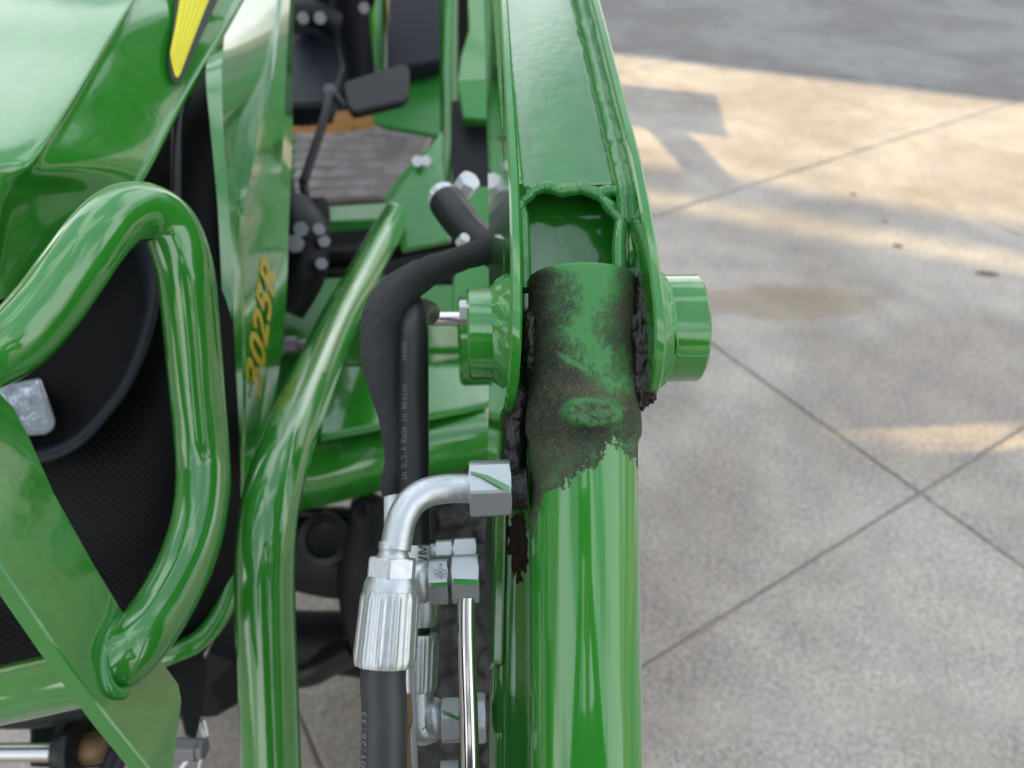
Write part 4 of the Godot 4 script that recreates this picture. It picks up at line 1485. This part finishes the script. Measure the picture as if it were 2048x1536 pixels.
func brush_guard() -> void:
	var t := thing("brush_guard", "bent green tube guard welded to a slanted bracket plate before the hood", "brush guard", v(-0.25, 1.1, -0.45))
	var st := mb()
	tube(st, [v(-0.5194,1.1273,-0.4098), v(-0.4221,1.1369,-0.3932), v(-0.3546,1.1494,-0.3869), v(-0.3237,1.1559,-0.3970), v(-0.2964,1.1627,-0.4101), v(-0.2797,1.1738,-0.4324), v(-0.2664,1.1875,-0.4556), v(-0.2560,1.1987,-0.4822), v(-0.2486,1.2017,-0.5075), v(-0.2396,1.1953,-0.5276), v(-0.2288,1.1793,-0.5347), v(-0.2220,1.1521,-0.5239), v(-0.2237,1.1112,-0.5101), v(-0.2263,1.0592,-0.4874), v(-0.2272,1.0151,-0.4645), v(-0.2259,0.9951,-0.4418), v(-0.2265,0.9809,-0.4149), v(-0.2299,0.9726,-0.3826), v(-0.2363,0.9713,-0.3458), v(-0.2433,0.9740,-0.3174), v(-0.2526,0.9713,-0.3060), v(-0.2669,0.9644,-0.3019), v(-0.2881,0.9546,-0.3027), v(-0.3285,0.9349,-0.3082), v(-0.3818,0.9129,-0.3125), v(-0.4677,0.8840,-0.3129), v(-0.6782,0.8121,-0.3171)], 0.0208, 36, 8)
	obj("guard_tube", st, M.green_paint, t)
	st = mb()
	plate(st, [v(-0.3460,1.1557,-0.4168), v(-0.3387,1.1400,-0.4265), v(-0.3204,1.1041,-0.4189), v(-0.3110,1.0866,-0.4064), v(-0.2954,1.0578,-0.3815), v(-0.2725,1.0147,-0.3530), v(-0.2523,0.9763,-0.3303), v(-0.2348,0.9423,-0.3188), v(-0.2263,0.9261,-0.3113), v(-0.2229,0.9203,-0.3012), v(-0.2165,0.9129,-0.2452), v(-0.2189,0.9181,-0.2414), v(-0.2456,0.9695,-0.2626), v(-0.2716,1.0194,-0.2866), v(-0.2970,1.0678,-0.3122), v(-0.3230,1.1174,-0.3374)], 0.014, EYE, 0.0012)
	obj("bracket_plate", st, M.green_paint, t)
	st = mb()
	var seam := []
	for p in [v(-0.2530,0.9774,-0.3337), v(-0.2560,0.9841,-0.3260), v(-0.2571,0.9874,-0.3145), v(-0.2562,0.9870,-0.3010), v(-0.2538,0.9835,-0.2892), v(-0.2508,0.9781,-0.2821), v(-0.2474,0.9714,-0.2809), v(-0.2445,0.9653,-0.2841)]:
		seam.append(p + (EYE - p).normalized() * 0.0008)
	bead(st, seam, 0.0044, 3, 14, 0.08)
	obj("weld", st, M.weld_paint, t)

func arm_side(x: float, lean: float, thick: float, right: bool) -> SurfaceTool:
	# outline in (z, y) with the pivot at PV
	var PV := Vector2(-0.3745, 1.1851)
	var o := PackedVector2Array()
	for p in [[-1.25, 1.432], [-0.95, 1.368], [-0.647, 1.3067], [-0.5086, 1.277], [-0.44, 1.262], [-0.405, 1.2495], [-0.378, 1.2385]]:
		o.append(Vector2(p[0], p[1]))
	for k in 13:
		var a := deg_to_rad(64.0 - k * 9.5)
		o.append(PV + Vector2(cos(a), sin(a)) * 0.044)
	if right:
		for p in [[-0.40, 1.11], [-0.45, 1.095], [-0.6, 1.16], [-1.25, 1.30]]:
			o.append(Vector2(p[0], p[1]))
	else:
		for p in [[-0.356, 1.128], [-0.30, 1.073], [-0.255, 1.03], [-0.262, 1.01], [-0.32, 0.985], [-0.45, 1.085], [-0.6, 1.15], [-1.25, 1.29]]:
			o.append(Vector2(p[0], p[1]))
	var hole := PackedVector2Array()
	for k in 16:
		var a := TAU * k / 16
		hole.append(Vector2(-0.420, 1.216) + Vector2(cos(a) * 0.0075, sin(a) * 0.0075) + Vector2(0.7, -0.7) * (0.004 if k < 5 or k > 12 else -0.004))
	var st := mb()
	var up := Vector3(lean, 1, 0).normalized()
	var b := Basis(Vector3(0, 0, 1), up, Vector3(1, -lean, 0).normalized())
	prism(st, o, Transform3D(b, Vector3(x - lean * 1.24, 0, 0)), thick, 0.0013, hole)
	return st

func loader_arm() -> void:
	var t := thing("front_loader", "green loader arm with two ear plates, recessed web and round pivot bosses", "loader", v(0.06, 1.18, -0.37))
	obj("ear_plate", arm_side(0.0195, 0.085, 0.0065, false), M.green_paint, t)
	obj("ear_plate", arm_side(0.0952, 0.0, 0.0065, true), M.green_paint, t)
	# recessed web between the ears
	var st := mb()
	var wa := v(0.0262, 1.238, -0.4605)
	var along := v(0, 0.2, -1).normalized()
	var wl := 0.9
	plate(st, [v(0.024, 1.2395, -0.4605), v(0.0951, 1.2395, -0.4605), v(0.0951, 1.2395, -0.4605) + along * wl, v(0.024, 1.2395, -0.4605) + along * wl], 0.008, v(0, 9, 0), 0.001)
	obj("web_plate", st, M.green_paint, t)
	# lower boom: rounded box tube behind the cylinder
	var ax := v(-0.0128, -0.1904, 0.2104).normalized()
	var nn := v(0, -0.74, -0.67)
	nn = (nn - ax * nn.dot(ax)).normalized()
	var sx := nn.cross(ax).normalized()
	if sx.x < 0:
		sx = -sx
	var c := v(0.0515, 1.0994, -0.2798) + nn * (0.041 + 0.05)
	c.x = 0.051
	var sect := rounded([sx * -0.0475 + nn * -0.05, sx * 0.047 + nn * -0.05, sx * 0.047 + nn * 0.05, sx * -0.0475 + nn * 0.05], 0.016, 6)
	var rows := []
	for d in [-0.03, 0.7]:
		var r := []
		for p in sect:
			r.append(c + ax * d + p)
		rows.append(r)
	st = mb()
	grid(st, rows, true)
	fan(st, rows[0])
	obj("boom_tube", st, M.green_paint, t)
	# inner plate between the ears, from under the web down behind the cylinder
	st = mb()
	var b0 := c + nn * -0.047
	plate(st, [v(0.012, b0.y, b0.z) + ax * 0.02, v(0.0951, b0.y, b0.z) + ax * 0.02, v(0.0951, b0.y, b0.z) - ax * 0.245, v(0.012, b0.y, b0.z) - ax * 0.245], 0.006, EYE, 0.0005)
	obj("knee_plate", st, M.green_paint, t)
	# welds
	st = mb()
	var w0 := v(0.0948, 1.2400, -0.452)
	bead(st, [w0 - along * 0.03 - Vector3.UP * 0.035, w0 - along * 0.012 - Vector3.UP * 0.008, w0 + along * 0.01, w0 + along * 0.1, w0 + along * 0.2, w0 + along * 0.35, w0 + along * 0.6], 0.0062, 11, 22, 0.16)
	obj("weld", st, M.weld_paint, t)
	st = mb()
	w0 = v(0.0262, 1.2392, -0.452)
	bead(st, [w0, w0 + along * 0.1, w0 + along * 0.2, w0 + along * 0.35, w0 + along * 0.6], 0.0065, 12, 30, 0.05)
	obj("weld", st, M.weld_paint, t)
	st = mb()
	bead(st, [v(0.0774,1.2351,-0.4544), v(0.0869,1.2371,-0.4542), v(0.0941,1.2374,-0.4515)], 0.0042, 16, 14, 0.2)
	obj("weld", st, M.weld_paint, t)
	st = mb()
	bead(st, [v(0.0951,1.2268,-0.4479), v(0.0913,1.2240,-0.4330), v(0.0883,1.2187,-0.4173), v(0.0847,1.2031,-0.3906)], 0.0048, 13, 14, 0.1)
	obj("weld", st, M.weld_paint, t)
	st = mb()
	bead(st, [v(0.0279,1.2289,-0.4584), v(0.0301,1.2246,-0.4418), v(0.0297,1.2162,-0.4248), v(0.0287,1.2009,-0.3970)], 0.0042, 15, 14, 0.1)
	obj("weld", st, M.weld_paint, t)
	st = mb()
	bead(st, [v(0.0273,1.2281,-0.4487), v(0.0314,1.2331,-0.4538), v(0.0380,1.2371,-0.4580), v(0.0471,1.2382,-0.4597), v(0.0552,1.2366,-0.4567), v(0.0674,1.2376,-0.4569), v(0.0792,1.2356,-0.4534), v(0.0852,1.2314,-0.4445), v(0.0921,1.2254,-0.4329)], 0.0037, 14, 18, 0.35)
	obj("weld", st, M.weld_paint, t)
	# pivot bosses with their weld cones
	var P := v(0, 1.1851, -0.3745)
	st = mb()
	var prof := [[0.0, 0.018], [0.0, 0.0258], [0.0015, 0.0274], [0.0145, 0.0274]]
	lathe(st, P + v(-0.0066, 0, 0), Vector3.RIGHT, prof, 64)
	obj("pivot_boss", st, M.green_paint, t)
	st = mb()
	noise.seed = 21
	noise.frequency = 1.0
	var cone := func(x0: float, x1: float, r0: float, r1: float, amp: float) -> Array:
		var out := []
		for i in 9:
			var f := i / 8.0
			var r := []
			for k in 72:
				var a := TAU * k / 72
				var q := Vector2(cos(a), sin(a))
				var rad := lerpf(r0, r1, pow(f, 1.3)) + sin(f * PI) * 0.0012 + amp * noise.get_noise_3d(q.x * 6.0, q.y * 6.0, f * 2.5 + x0 * 50) * sin(minf(1.0, f * 1.2 + 0.15) * PI)
				r.append(P + Vector3(lerpf(x0, x1, f), q.x * rad, q.y * rad))
			out.append(r)
		return out
	grid(st, cone.call(0.0075, 0.0215, 0.0276, 0.0385, 0.0045), true)
	obj("boss_weld", st, M.weld_paint, t)
	st = mb()
	lathe(st, P + v(0.1022, 0, 0), Vector3.RIGHT, [[0.0, 0.0322], [0.0268, 0.0322], [0.0282, 0.0309], [0.0286, 0.029], [0.0286, 0.02]], 64)
	obj("pivot_boss", st, M.green_paint, t)
	st = mb()
	grid(st, cone.call(0.1105, 0.1012, 0.0322, 0.0378, 0.003), true)
	obj("boss_weld", st, M.weld_paint, t)
	st = mb()
	bead(st, [P + v(0.1085, 0.024, 0.0225), P + v(0.1105, 0.012, 0.0305), P + v(0.112, 0.004, 0.0319), P + v(0.1285, 0.003, 0.0321)], 0.0007, 31, 8, 0.4)
	obj("paint_run", st, M.weld_paint, t)
	# paint drip ring on the web
	st = mb()
	var pc := v(0.0427,1.2571,-0.5539)
	var rp := []
	for k in 13:
		var a := TAU * k / 12
		rp.append(pc + v(cos(a) * 0.0036, 0.0, 0.0) + along * sin(a) * 0.0045)
	tube(st, rp, 0.0006, 8, 2, false)
	obj("paint_drip", st, M.white_ferrule, t)
	# grease packed between ear and cylinder eye
	for g in [[v(0.0945,1.1806,-0.3551), v(0.012, -0.5, 0.52), 0.031, 0.0095, 0.012, 5], [v(0.0961,1.1960,-0.3727), v(0.0, -0.5, 0.45), 0.022, 0.0062, 0.01, 6], [v(0.0916,1.1693,-0.3423), v(0, -0.6, 0.4), 0.012, 0.0075, 0.008, 7], [v(0.0297,1.1833,-0.3646), v(0, -0.6, 0.5), 0.021, 0.0052, 0.010, 8], [v(0.0218,1.1532,-0.3483), v(0, -0.6, 0.5), 0.013, 0.0075, 0.008, 9], [v(0.0191,1.1378,-0.3411), v(0, -0.6, 0.6), 0.026, 0.0072, 0.009, 10], [v(0.0188,1.1206,-0.3246), v(0, -0.6, 0.6), 0.026, 0.0078, 0.009, 12]]:
		st = mb()
		lump(st, g[0], blob_frame(g[1], g[2], g[3], g[4]), 0.24, 75.0, g[5], 64, 52)
		obj("grease", st, M.grease, t)
	# greasy smear running down the boom beside the cylinder
	st = mb()
	lump(st, v(0.0204,1.0696,-0.3115), blob_frame(v(-0.01, -0.66, 0.74), 0.028, 0.0075, 0.0035), 0.45, 140.0, 17, 40, 40)
	obj("grease", st, M.dusty_grease, t)

func cylinder() -> void:
	var t := thing("hydraulic_cylinder", "green hydraulic cylinder with greasy eye end pinned between the ear plates", "hydraulic cylinder", v(0.06, 1.18, -0.37))
	var top := v(0.0635,1.2063,-0.4008)
	var low := v(0.0499,1.0004,-0.1746)
	var dir := (low - top).normalized()
	var L := top.distance_to(low)
	# frame round the axis with x across and w towards the viewer
	var w := (EYE - top)
	w = (w - dir * w.dot(dir)).normalized()
	var u := w.cross(dir).normalized()
	if u.x < 0:
		u = -u
	var EL := 0.142
	var tex := eye_texture(512, 2048, 0.29)
	var em := mat("greasy_paint", Color.WHITE, 1.0)
	em.albedo_texture = tex[0]
	em.roughness_texture = tex[1]
	em.roughness_texture_channel = BaseMaterial3D.TEXTURE_CHANNEL_RED
	em.metallic_specular = 0.42
	em.clearcoat_enabled = true
	em.clearcoat = 1.0
	em.clearcoat_roughness = 0.04
	em.clearcoat_texture = tex[2]
	em.heightmap_enabled = true
	em.heightmap_texture = tex[3]
	em.heightmap_scale = 0.09
	var prof := []
	# distance along, radius
	for q in [[0.0, 0.0305], [0.0012, 0.0322], [0.003, 0.0326], [0.02, 0.0326], [0.06, 0.0327], [0.078, 0.0333], [0.087, 0.0340], [0.093, 0.0341], [0.0965, 0.0336], [0.0982, 0.0324], [0.1005, 0.0318], [0.108, 0.0315], [0.29, 0.0312]]:
		prof.append(q)
	var st := mb()
	st.set_smooth_group(0)
	var sides := 96
	var fine := []
	for i in prof.size() - 1:
		var k := int(ceil((prof[i + 1][0] - prof[i][0]) / 0.003))
		for j in k:
			fine.append([lerpf(prof[i][0], prof[i + 1][0], j / float(k)), lerpf(prof[i][1], prof[i + 1][1], j / float(k))])
	fine.append(prof[-1])
	var total: float = prof[-1][0]
	var rows := []
	for p in fine:
		var r := []
		for k in sides + 1:
			var a := TAU * k / sides - PI
			var rad: float = p[1]
			var sx := sin(a)
			var cz := cos(a)
			# oval plug weld on the front near the crease, standing a little proud
			if cz > 0.0:
				var du := (sx - 0.15) / 0.52
				var dv: float = (p[0] - 0.0868) / 0.0098
				var q := du * du + dv * dv
				rad += 0.0062 * smoothstep(1.0, 0.35, q) - 0.0006 * smoothstep(0.35, 0.1, q)
			r.append(top + dir * p[0] + (u * sx + w * cz) * rad)
		rows.append(r)
	for i in rows.size() - 1:
		for j in sides:
			for e in [[i, j], [i, j + 1], [i + 1, j + 1], [i, j], [i + 1, j + 1], [i + 1, j]]:
				var a2: float = TAU * e[1] / sides - PI
				st.set_uv(Vector2(0.5 + 0.5 * sin(a2), fine[e[0]][0] / total))
				st.add_vertex(rows[e[0]][e[1]])
	fan(st, rows[0].slice(0, sides))
	obj("cylinder_eye", st, em, t)
	st = mb()
	lathe(st, top + dir * (total - 0.0005), dir, [[0.0, 0.0312], [0.1, 0.0311], [L - total + 0.25, 0.031]], 96, true)
	obj("barrel", st, M.green_paint, t)
	# oil port on the barrel's side: greasy threads
	st = mb()
	var pc := v(0.0235,1.1243,-0.3055)
	var prof2 := []
	for k in 7:
		prof2.append([k * 0.0018, 0.0122 if k % 2 == 0 else 0.0112])
	lathe(st, pc + v(-0.010, 0, 0), Vector3.RIGHT, prof2, 28, true)
	obj("oil_port", st, M.grease, t)

func hoses() -> void:
	var st: SurfaceTool
	# front hose: nut, bent pipe, ferrule, rubber
	var h := thing("hydraulic_hose", "thick black hose with silver bent pipe and large nut at the cylinder port", "hydraulic hose", v(-0.05, 1.1, -0.25), "black hydraulic hoses beside the loader arm")
	st = mb()
	var up := v(0.0, 0.63, 0.777)
	nut(st, v(-0.0082,1.1304,-0.3018), Vector3.RIGHT, 0.0298, 0.0232, up, deg_to_rad(30), 0.0011)
	var nt := obj("pipe_nut", st, M.zinc_matt, h)
	st = mb()
	tube(st, [v(-0.0068,1.1304,-0.3017), v(-0.0178,1.1311,-0.3016), v(-0.0253,1.1321,-0.3002), v(-0.0329,1.1328,-0.2973), v(-0.0400,1.1319,-0.2918), v(-0.0448,1.1290,-0.2845), v(-0.0471,1.1249,-0.2775), v(-0.0488,1.1193,-0.2691)], 0.0083, 28, 8)
	obj("bent_pipe", st, M.zinc, h)
	var a := v(-0.0493,1.1221,-0.2727)
	var b := v(-0.0556,1.0803,-0.2250)
	var d := (b - a).normalized()
	st = mb()
	lathe(st, a, d, [[0.0, 0.0078], [0.001, 0.0083], [0.0045, 0.0083], [0.005, 0.0077], [0.008, 0.0088], [0.010, 0.009]], 32, true)
	obj("collar", st, M.zinc, h)
	st = mb()
	nut(st, a + d * 0.0085, d, 0.0242, 0.0105, Vector3.RIGHT, 0.0, 0.001)
	obj("hex_collar", st, M.zinc, h)
	st = mb()
	lathe(st, a + d * 0.0185, d, [[0.0, 0.0128], [0.004, 0.0142], [0.007, 0.0146]], 36, true)
	obj("shoulder", st, M.zinc, h)
	st = mb()
	crimp(st, a + d * 0.0245, d, 0.0395, 0.0146, 0.0158, 12)
	obj("ferrule", st, M.zinc, h)
	st = mb()
	tube(st, [a + d * 0.05, a + d * 0.07, v(-0.0556,1.0657,-0.2080), v(-0.0564,1.0436,-0.1824), v(-0.0574,1.0212,-0.1578), v(-0.0605,0.9242,-0.0600)], 0.0119, 36, 6)
	var rub := obj("rubber", st, M.hose_rubber, h)
	# dot printing along its left side
	wrapped_text("01:26:33", 0.0056, M.print_light, rub, [v(-0.0574,1.0212,-0.1578), v(-0.0564,1.0436,-0.1824), v(-0.0556,1.0657,-0.2080), v(-0.0551,1.0819,-0.2269)], v(-0.0560,1.0576,-0.1988), 0.0119, (EYE - v(-0.0560,1.0551,-0.1959)).normalized() * 0.62 - Vector3.RIGHT * 0.78)
	# painted stripe over the nut
	st = mb()
	plate(st, [v(-0.0071,1.1468,-0.2993), v(0.0021,1.1460,-0.2965), v(0.0138,1.1440,-0.2897), v(0.0136,1.1427,-0.2857), v(0.0086,1.1438,-0.2894), v(-0.0015,1.1457,-0.2959), v(-0.0072,1.1464,-0.2982)], 0.0003, EYE, 0.0)
	obj("paint_mark", st, M.weld_paint, nt)
	# second hose, running up behind the pipe
	var h2 := thing("hydraulic_hose", "slimmer black hose with grey printing standing behind the silver bent pipe", "hydraulic hose", v(-0.04, 1.12, -0.36), "black hydraulic hoses beside the loader arm")
	st = mb()
	tube(st, [v(-0.0454,1.0322,-0.2666), v(-0.0446,1.0548,-0.2901), v(-0.0442,1.0781,-0.3218), v(-0.0443,1.1048,-0.3615), v(-0.0438,1.1324,-0.3993), v(-0.0439,1.1458,-0.4257), v(-0.0445,1.1465,-0.4456), v(-0.0442,1.1397,-0.4671), v(-0.0423,1.1249,-0.4924), v(-0.0398,1.1098,-0.5122)], 0.0097, 30, 7)
	var r2 := obj("rubber", st, M.hose_rubber_plain, h2)
	var side2 := (EYE - v(-0.0437,1.1212,-0.3844)).normalized() * 0.8 - Vector3.RIGHT * 0.6
	var hp := [v(-0.0454,1.0322,-0.2666), v(-0.0446,1.0548,-0.2901), v(-0.0442,1.0781,-0.3218), v(-0.0443,1.1048,-0.3615), v(-0.0438,1.1324,-0.3993), v(-0.0439,1.1458,-0.4257), v(-0.0445,1.1465,-0.4456), v(-0.0442,1.1397,-0.4671), v(-0.0423,1.1249,-0.4924), v(-0.0398,1.1098,-0.5122)]
	for q in [["in U.S.A", v(-0.0440,1.0985,-0.3525)], ["Made in Mexico", v(-0.0437,1.1185,-0.3806)], ["Jeans", v(-0.0436,1.1396,-0.4148)]]:
		wrapped_text(q[0], 0.0062, M.print_grey, r2, hp, q[1], 0.0097, side2, 0.74)
	st = mb()
	lathe(st, v(-0.0443,1.0710,-0.3109), v(-0.0445,1.0623,-0.2994) - v(-0.0443,1.0710,-0.3109), [[0.0, 0.0099], [0.0115, 0.0099]], 30, true, false)
	obj("paper_label", st, M.paper_label, h2)
	text("WM", 0.008, M.print_dark, h2, v(-0.0384,1.0747,-0.3000), Vector3.UP * 0.6 + Vector3.FORWARD * 0.75, v(0.5, 0.5, 0.7), "Droid Sans", true, 0.0003)
	st = mb()
	lathe(st, v(-0.0388,1.0653,-0.2931), v(-0.0397,1.0376,-0.2630) - v(-0.0388,1.0653,-0.2931), [[0.0, 0.008], [0.012, 0.0105], [0.024, 0.0105], [0.03, 0.008]], 24, true)
	obj("sleeve_clip", st, M.zinc, h2)
	st = mb()
	crimp(st, v(-0.0413,1.0418,-0.2678), v(-0.0432,1.0176,-0.2392) - v(-0.0413,1.0418,-0.2678), 0.0325, 0.0112, 0.0105, 10)
	obj("ferrule", st, M.zinc, h2)
	st = mb()
	tube(st, [v(-0.0425,1.0215,-0.2449), v(-0.0428,1.0130,-0.2355), v(-0.0418,1.0071,-0.2293), v(-0.0371,1.0066,-0.2287), v(-0.0320,1.0094,-0.2307)], [0.0085, 0.0095, 0.0105, 0.0095, 0.0085], 24, 6)
	obj("elbow", st, M.zinc, h2)
	st = mb()
	box(st, v(-0.0447,1.0217,-0.2220), Vector3(0.0035, 0.09, 0.008), frame(v(0, 0.66, 0.75), v(0, 0.75, -0.66)), 0.0008)
	obj("clamp_strip", st, M.zinc_matt, h2)
	st = mb()
	tube(st, [v(-0.0459,1.0430,-0.2290), v(-0.0458,1.0336,-0.2188), v(-0.0467,1.0271,-0.2136), v(-0.0464,1.0096,-0.1968)], [0.0012, 0.0016, 0.0011, 0.0014], 8, 6)
	obj("tie_edge", st, M.rusty_steel, h2)
	# woven sleeve
	var s := thing("hose_sleeve", "black woven fabric sleeve wrapped round hoses, bending behind the pivot boss", "hose sleeve", v(-0.1, 1.1, -0.45))
	st = mb()
	tube(st, [v(0.0232,1.1462,-0.5513), v(0.0057,1.1501,-0.5361), v(-0.0126,1.1531,-0.5202), v(-0.0304,1.1554,-0.5036), v(-0.0453,1.1559,-0.4880), v(-0.0572,1.1538,-0.4715), v(-0.0646,1.1491,-0.4552), v(-0.0674,1.1409,-0.4397), v(-0.0665,1.1311,-0.4240), v(-0.0637,1.1210,-0.4091), v(-0.0604,1.1104,-0.3953), v(-0.0585,1.1001,-0.3816), v(-0.0573,1.0899,-0.3682), v(-0.0584,1.0837,-0.3606), v(-0.0598,1.0788,-0.3554), v(-0.0592,1.0749,-0.3509)], [0.011, 0.0105, 0.0095, 0.0105, 0.0125, 0.0145, 0.0155, 0.0148, 0.0142, 0.0125, 0.0102, 0.0085, 0.0078, 0.0085, 0.0088, 0.0075], 40, 8, true, 0.92, 1.0, 1.0, 0.07)
	obj("woven_cloth", st, M.braided_sleeve, s)
	st = mb()
	lathe(st, v(-0.0592,1.0764,-0.3522), v(-0.0592,1.0601,-0.3338) - v(-0.0592,1.0764,-0.3522), [[0.0, 0.0066], [0.03, 0.0066]], 24, true)
	obj("hose_end", st, M.white_ferrule, s)
	# short thick hose with a pale ferrule, behind the arm
	var k := thing("hydraulic_hose", "short fat black hose with pale crimped ferrule beside the arm, above the sleeve", "hydraulic hose", v(-0.05, 1.1, -0.7), "black hydraulic hoses beside the loader arm")
	st = mb()
	tube(st, [v(-0.0306,1.0756,-0.7804), v(-0.0188,1.0717,-0.7508), v(-0.0033,1.0668,-0.7203), v(0.0165,1.0646,-0.6917), v(0.0434,1.0618,-0.6751)], [0.0195, 0.0195, 0.0185, 0.018, 0.018], 24, 6)
	obj("rubber", st, M.hose_rubber_plain, k)
	st = mb()
	crimp(st, v(-0.0368,1.0780,-0.7956), v(-0.0241,1.0734,-0.7653) - v(-0.0368,1.0780,-0.7956), 0.02, 0.0155, 0.0165, 12)
	obj("ferrule", st, M.white_ferrule, k)
	st = mb()
	nut(st, v(-0.0137,1.0763,-0.8058), v(0.3, 0.5, 0.2), 0.022, 0.02)
	obj("fitting", st, M.white_ferrule, k)
	st = mb()
	nut(st, v(-0.0162,1.0693,-0.6972), v(0.3, 0.5, 0.2), 0.01, 0.012)
	obj("fitting", st, M.white_ferrule, k)

func fittings() -> void:
	var st: SurfaceTool
	var up := v(0.0, 0.63, 0.777)
	var t := thing("steel_pipe", "slim bright steel pipe hanging from a hexagon nut beside the boom", "steel pipe", v(-0.02, 1.05, -0.27))
	st = mb()
	tube(st, [v(-0.0121,1.0783,-0.2662), v(-0.0126,1.0665,-0.2528), v(-0.0127,1.0525,-0.2363), v(-0.0126,1.0346,-0.2166), v(-0.0129,1.0105,-0.1893), v(-0.0154,0.9025,-0.0787)], 0.0051, 22, 5)
	obj("pipe", st, M.chrome, t)
	st = mb()
	nut(st, v(-0.0201,1.0799,-0.2782), Vector3.RIGHT, 0.0265, 0.0155, up, deg_to_rad(22), 0.0009)
	var n2 := obj("pipe_nut", st, M.zinc_matt, t)
	st = mb()
	plate(st, [v(-0.0193,1.0920,-0.2695), v(-0.0054,1.0917,-0.2683), v(-0.0053,1.0897,-0.2660), v(-0.0125,1.0895,-0.2662), v(-0.0192,1.0902,-0.2674)], 0.0003, EYE, 0.0)
	obj("paint_mark", st, M.weld_paint, n2)
	# upper fitting: elbow body and stamped nut
	var f := thing("elbow_fitting", "silver elbow with stamped nut marked 6F beside the ribbed ferrule", "pipe fitting", v(-0.05, 1.05, -0.28), "silver pipe fittings beside the boom")
	st = mb()
	nut(st, v(-0.0336,1.0769,-0.2791), Vector3.RIGHT, 0.0245, 0.0112, up, deg_to_rad(22), 0.0008)
	var n3 := obj("stamped_nut", st, M.zinc_matt, f)
	st = mb()
	plate(st, [v(-0.0324,1.0876,-0.2703), v(-0.0222,1.0881,-0.2702), v(-0.0221,1.0864,-0.2687), v(-0.0273,1.0861,-0.2688), v(-0.0322,1.0855,-0.2685)], 0.0003, EYE, 0.0)
	obj("paint_mark", st, M.weld_paint, n3)
	text("6F", 0.0031, M.print_dark, n3, v(-0.0288,1.0921,-0.2747), v(0, 0.75, -0.66), up, "Droid Sans Mono", false, 0.0002)
	text("ORXW", 0.0028, M.print_dark, n3, v(-0.0262,1.0928,-0.2751), v(0, 0.75, -0.66), up, "Droid Sans Mono", false, 0.0002)
	text("6F", 0.0031, M.print_dark, n3, v(-0.0237,1.0921,-0.2744), v(0, 0.75, -0.66), up, "Droid Sans Mono", false, 0.0002)
	st = mb()
	lathe(st, v(-0.0429,1.0752,-0.2808), Vector3.RIGHT, [[0.0, 0.011], [0.003, 0.0125], [0.007, 0.0122], [0.0095, 0.0105]], 28, true)
	obj("elbow_body", st, M.zinc, f)
	st = mb()
	lathe(st, v(-0.0235,1.0752,-0.2798), Vector3.RIGHT, [[0.0, 0.009], [0.006, 0.009]], 20, true)
	obj("neck", st, M.dull_steel, f)
	# fitting behind it
	var g := thing("elbow_fitting", "silver fitting partly hidden behind the nut marked 6F", "pipe fitting", v(-0.05, 1.07, -0.32), "silver pipe fittings beside the boom")
	st = mb()
	nut(st, v(-0.0317,1.0600,-0.3129), Vector3.RIGHT, 0.0165, 0.0105, up, deg_to_rad(25), 0.0008)
	obj("stamped_nut", st, M.zinc_matt, g)
	st = mb()
	nut(st, v(-0.0201,1.0590,-0.3115), Vector3.RIGHT, 0.0215, 0.014, up, deg_to_rad(20), 0.0009)
	obj("pipe_nut", st, M.zinc_matt, g)
	st = mb()
	lathe(st, v(-0.0382,1.0579,-0.3141), Vector3.RIGHT, [[0.0, 0.007], [0.02, 0.007]], 18, true)
	obj("neck", st, M.zinc, g)
	# lower fitting
	var k := thing("elbow_fitting", "silver fitting low in the photo, passing behind the bright steel pipe", "pipe fitting", v(-0.05, 0.98, -0.2), "silver pipe fittings beside the boom")
	st = mb()
	nut(st, v(-0.0291,1.0121,-0.2288), Vector3.RIGHT, 0.0235, 0.0105, up, deg_to_rad(0), 0.0008)
	var n4 := obj("stamped_nut", st, M.zinc_matt, k)
	st = mb()
	plate(st, [v(-0.0279,1.0284,-0.2265), v(-0.0236,1.0276,-0.2252), v(-0.0183,1.0266,-0.2222), v(-0.0183,1.0266,-0.2207), v(-0.0236,1.0276,-0.2237), v(-0.0279,1.0284,-0.2250)], 0.0003, EYE, 0.0)
	obj("paint_mark", st, M.weld_paint, n4)
	st = mb()
	lathe(st, v(-0.0384,1.0101,-0.2316), Vector3.RIGHT, [[0.0, 0.0095], [0.003, 0.0118], [0.006, 0.0115], [0.0095, 0.0095]], 26, true)
	obj("elbow_body", st, M.zinc, k)
	st = mb()
	nut(st, v(-0.0100,1.0036,-0.2338), Vector3.RIGHT, 0.025, 0.0065, up, deg_to_rad(30), 0.0009)
	obj("pipe_nut", st, M.white_ferrule, k)
	var q := thing("elbow_fitting", "silver nut just showing at the bottom edge of the photo", "pipe fitting", v(-0.05, 0.94, -0.17), "silver pipe fittings beside the boom")
	st = mb()
	nut(st, v(-0.0305,0.9906,-0.2024), Vector3.RIGHT, 0.0235, 0.0105, up, deg_to_rad(0), 0.0008)
	obj("stamped_nut", st, M.zinc_matt, q)
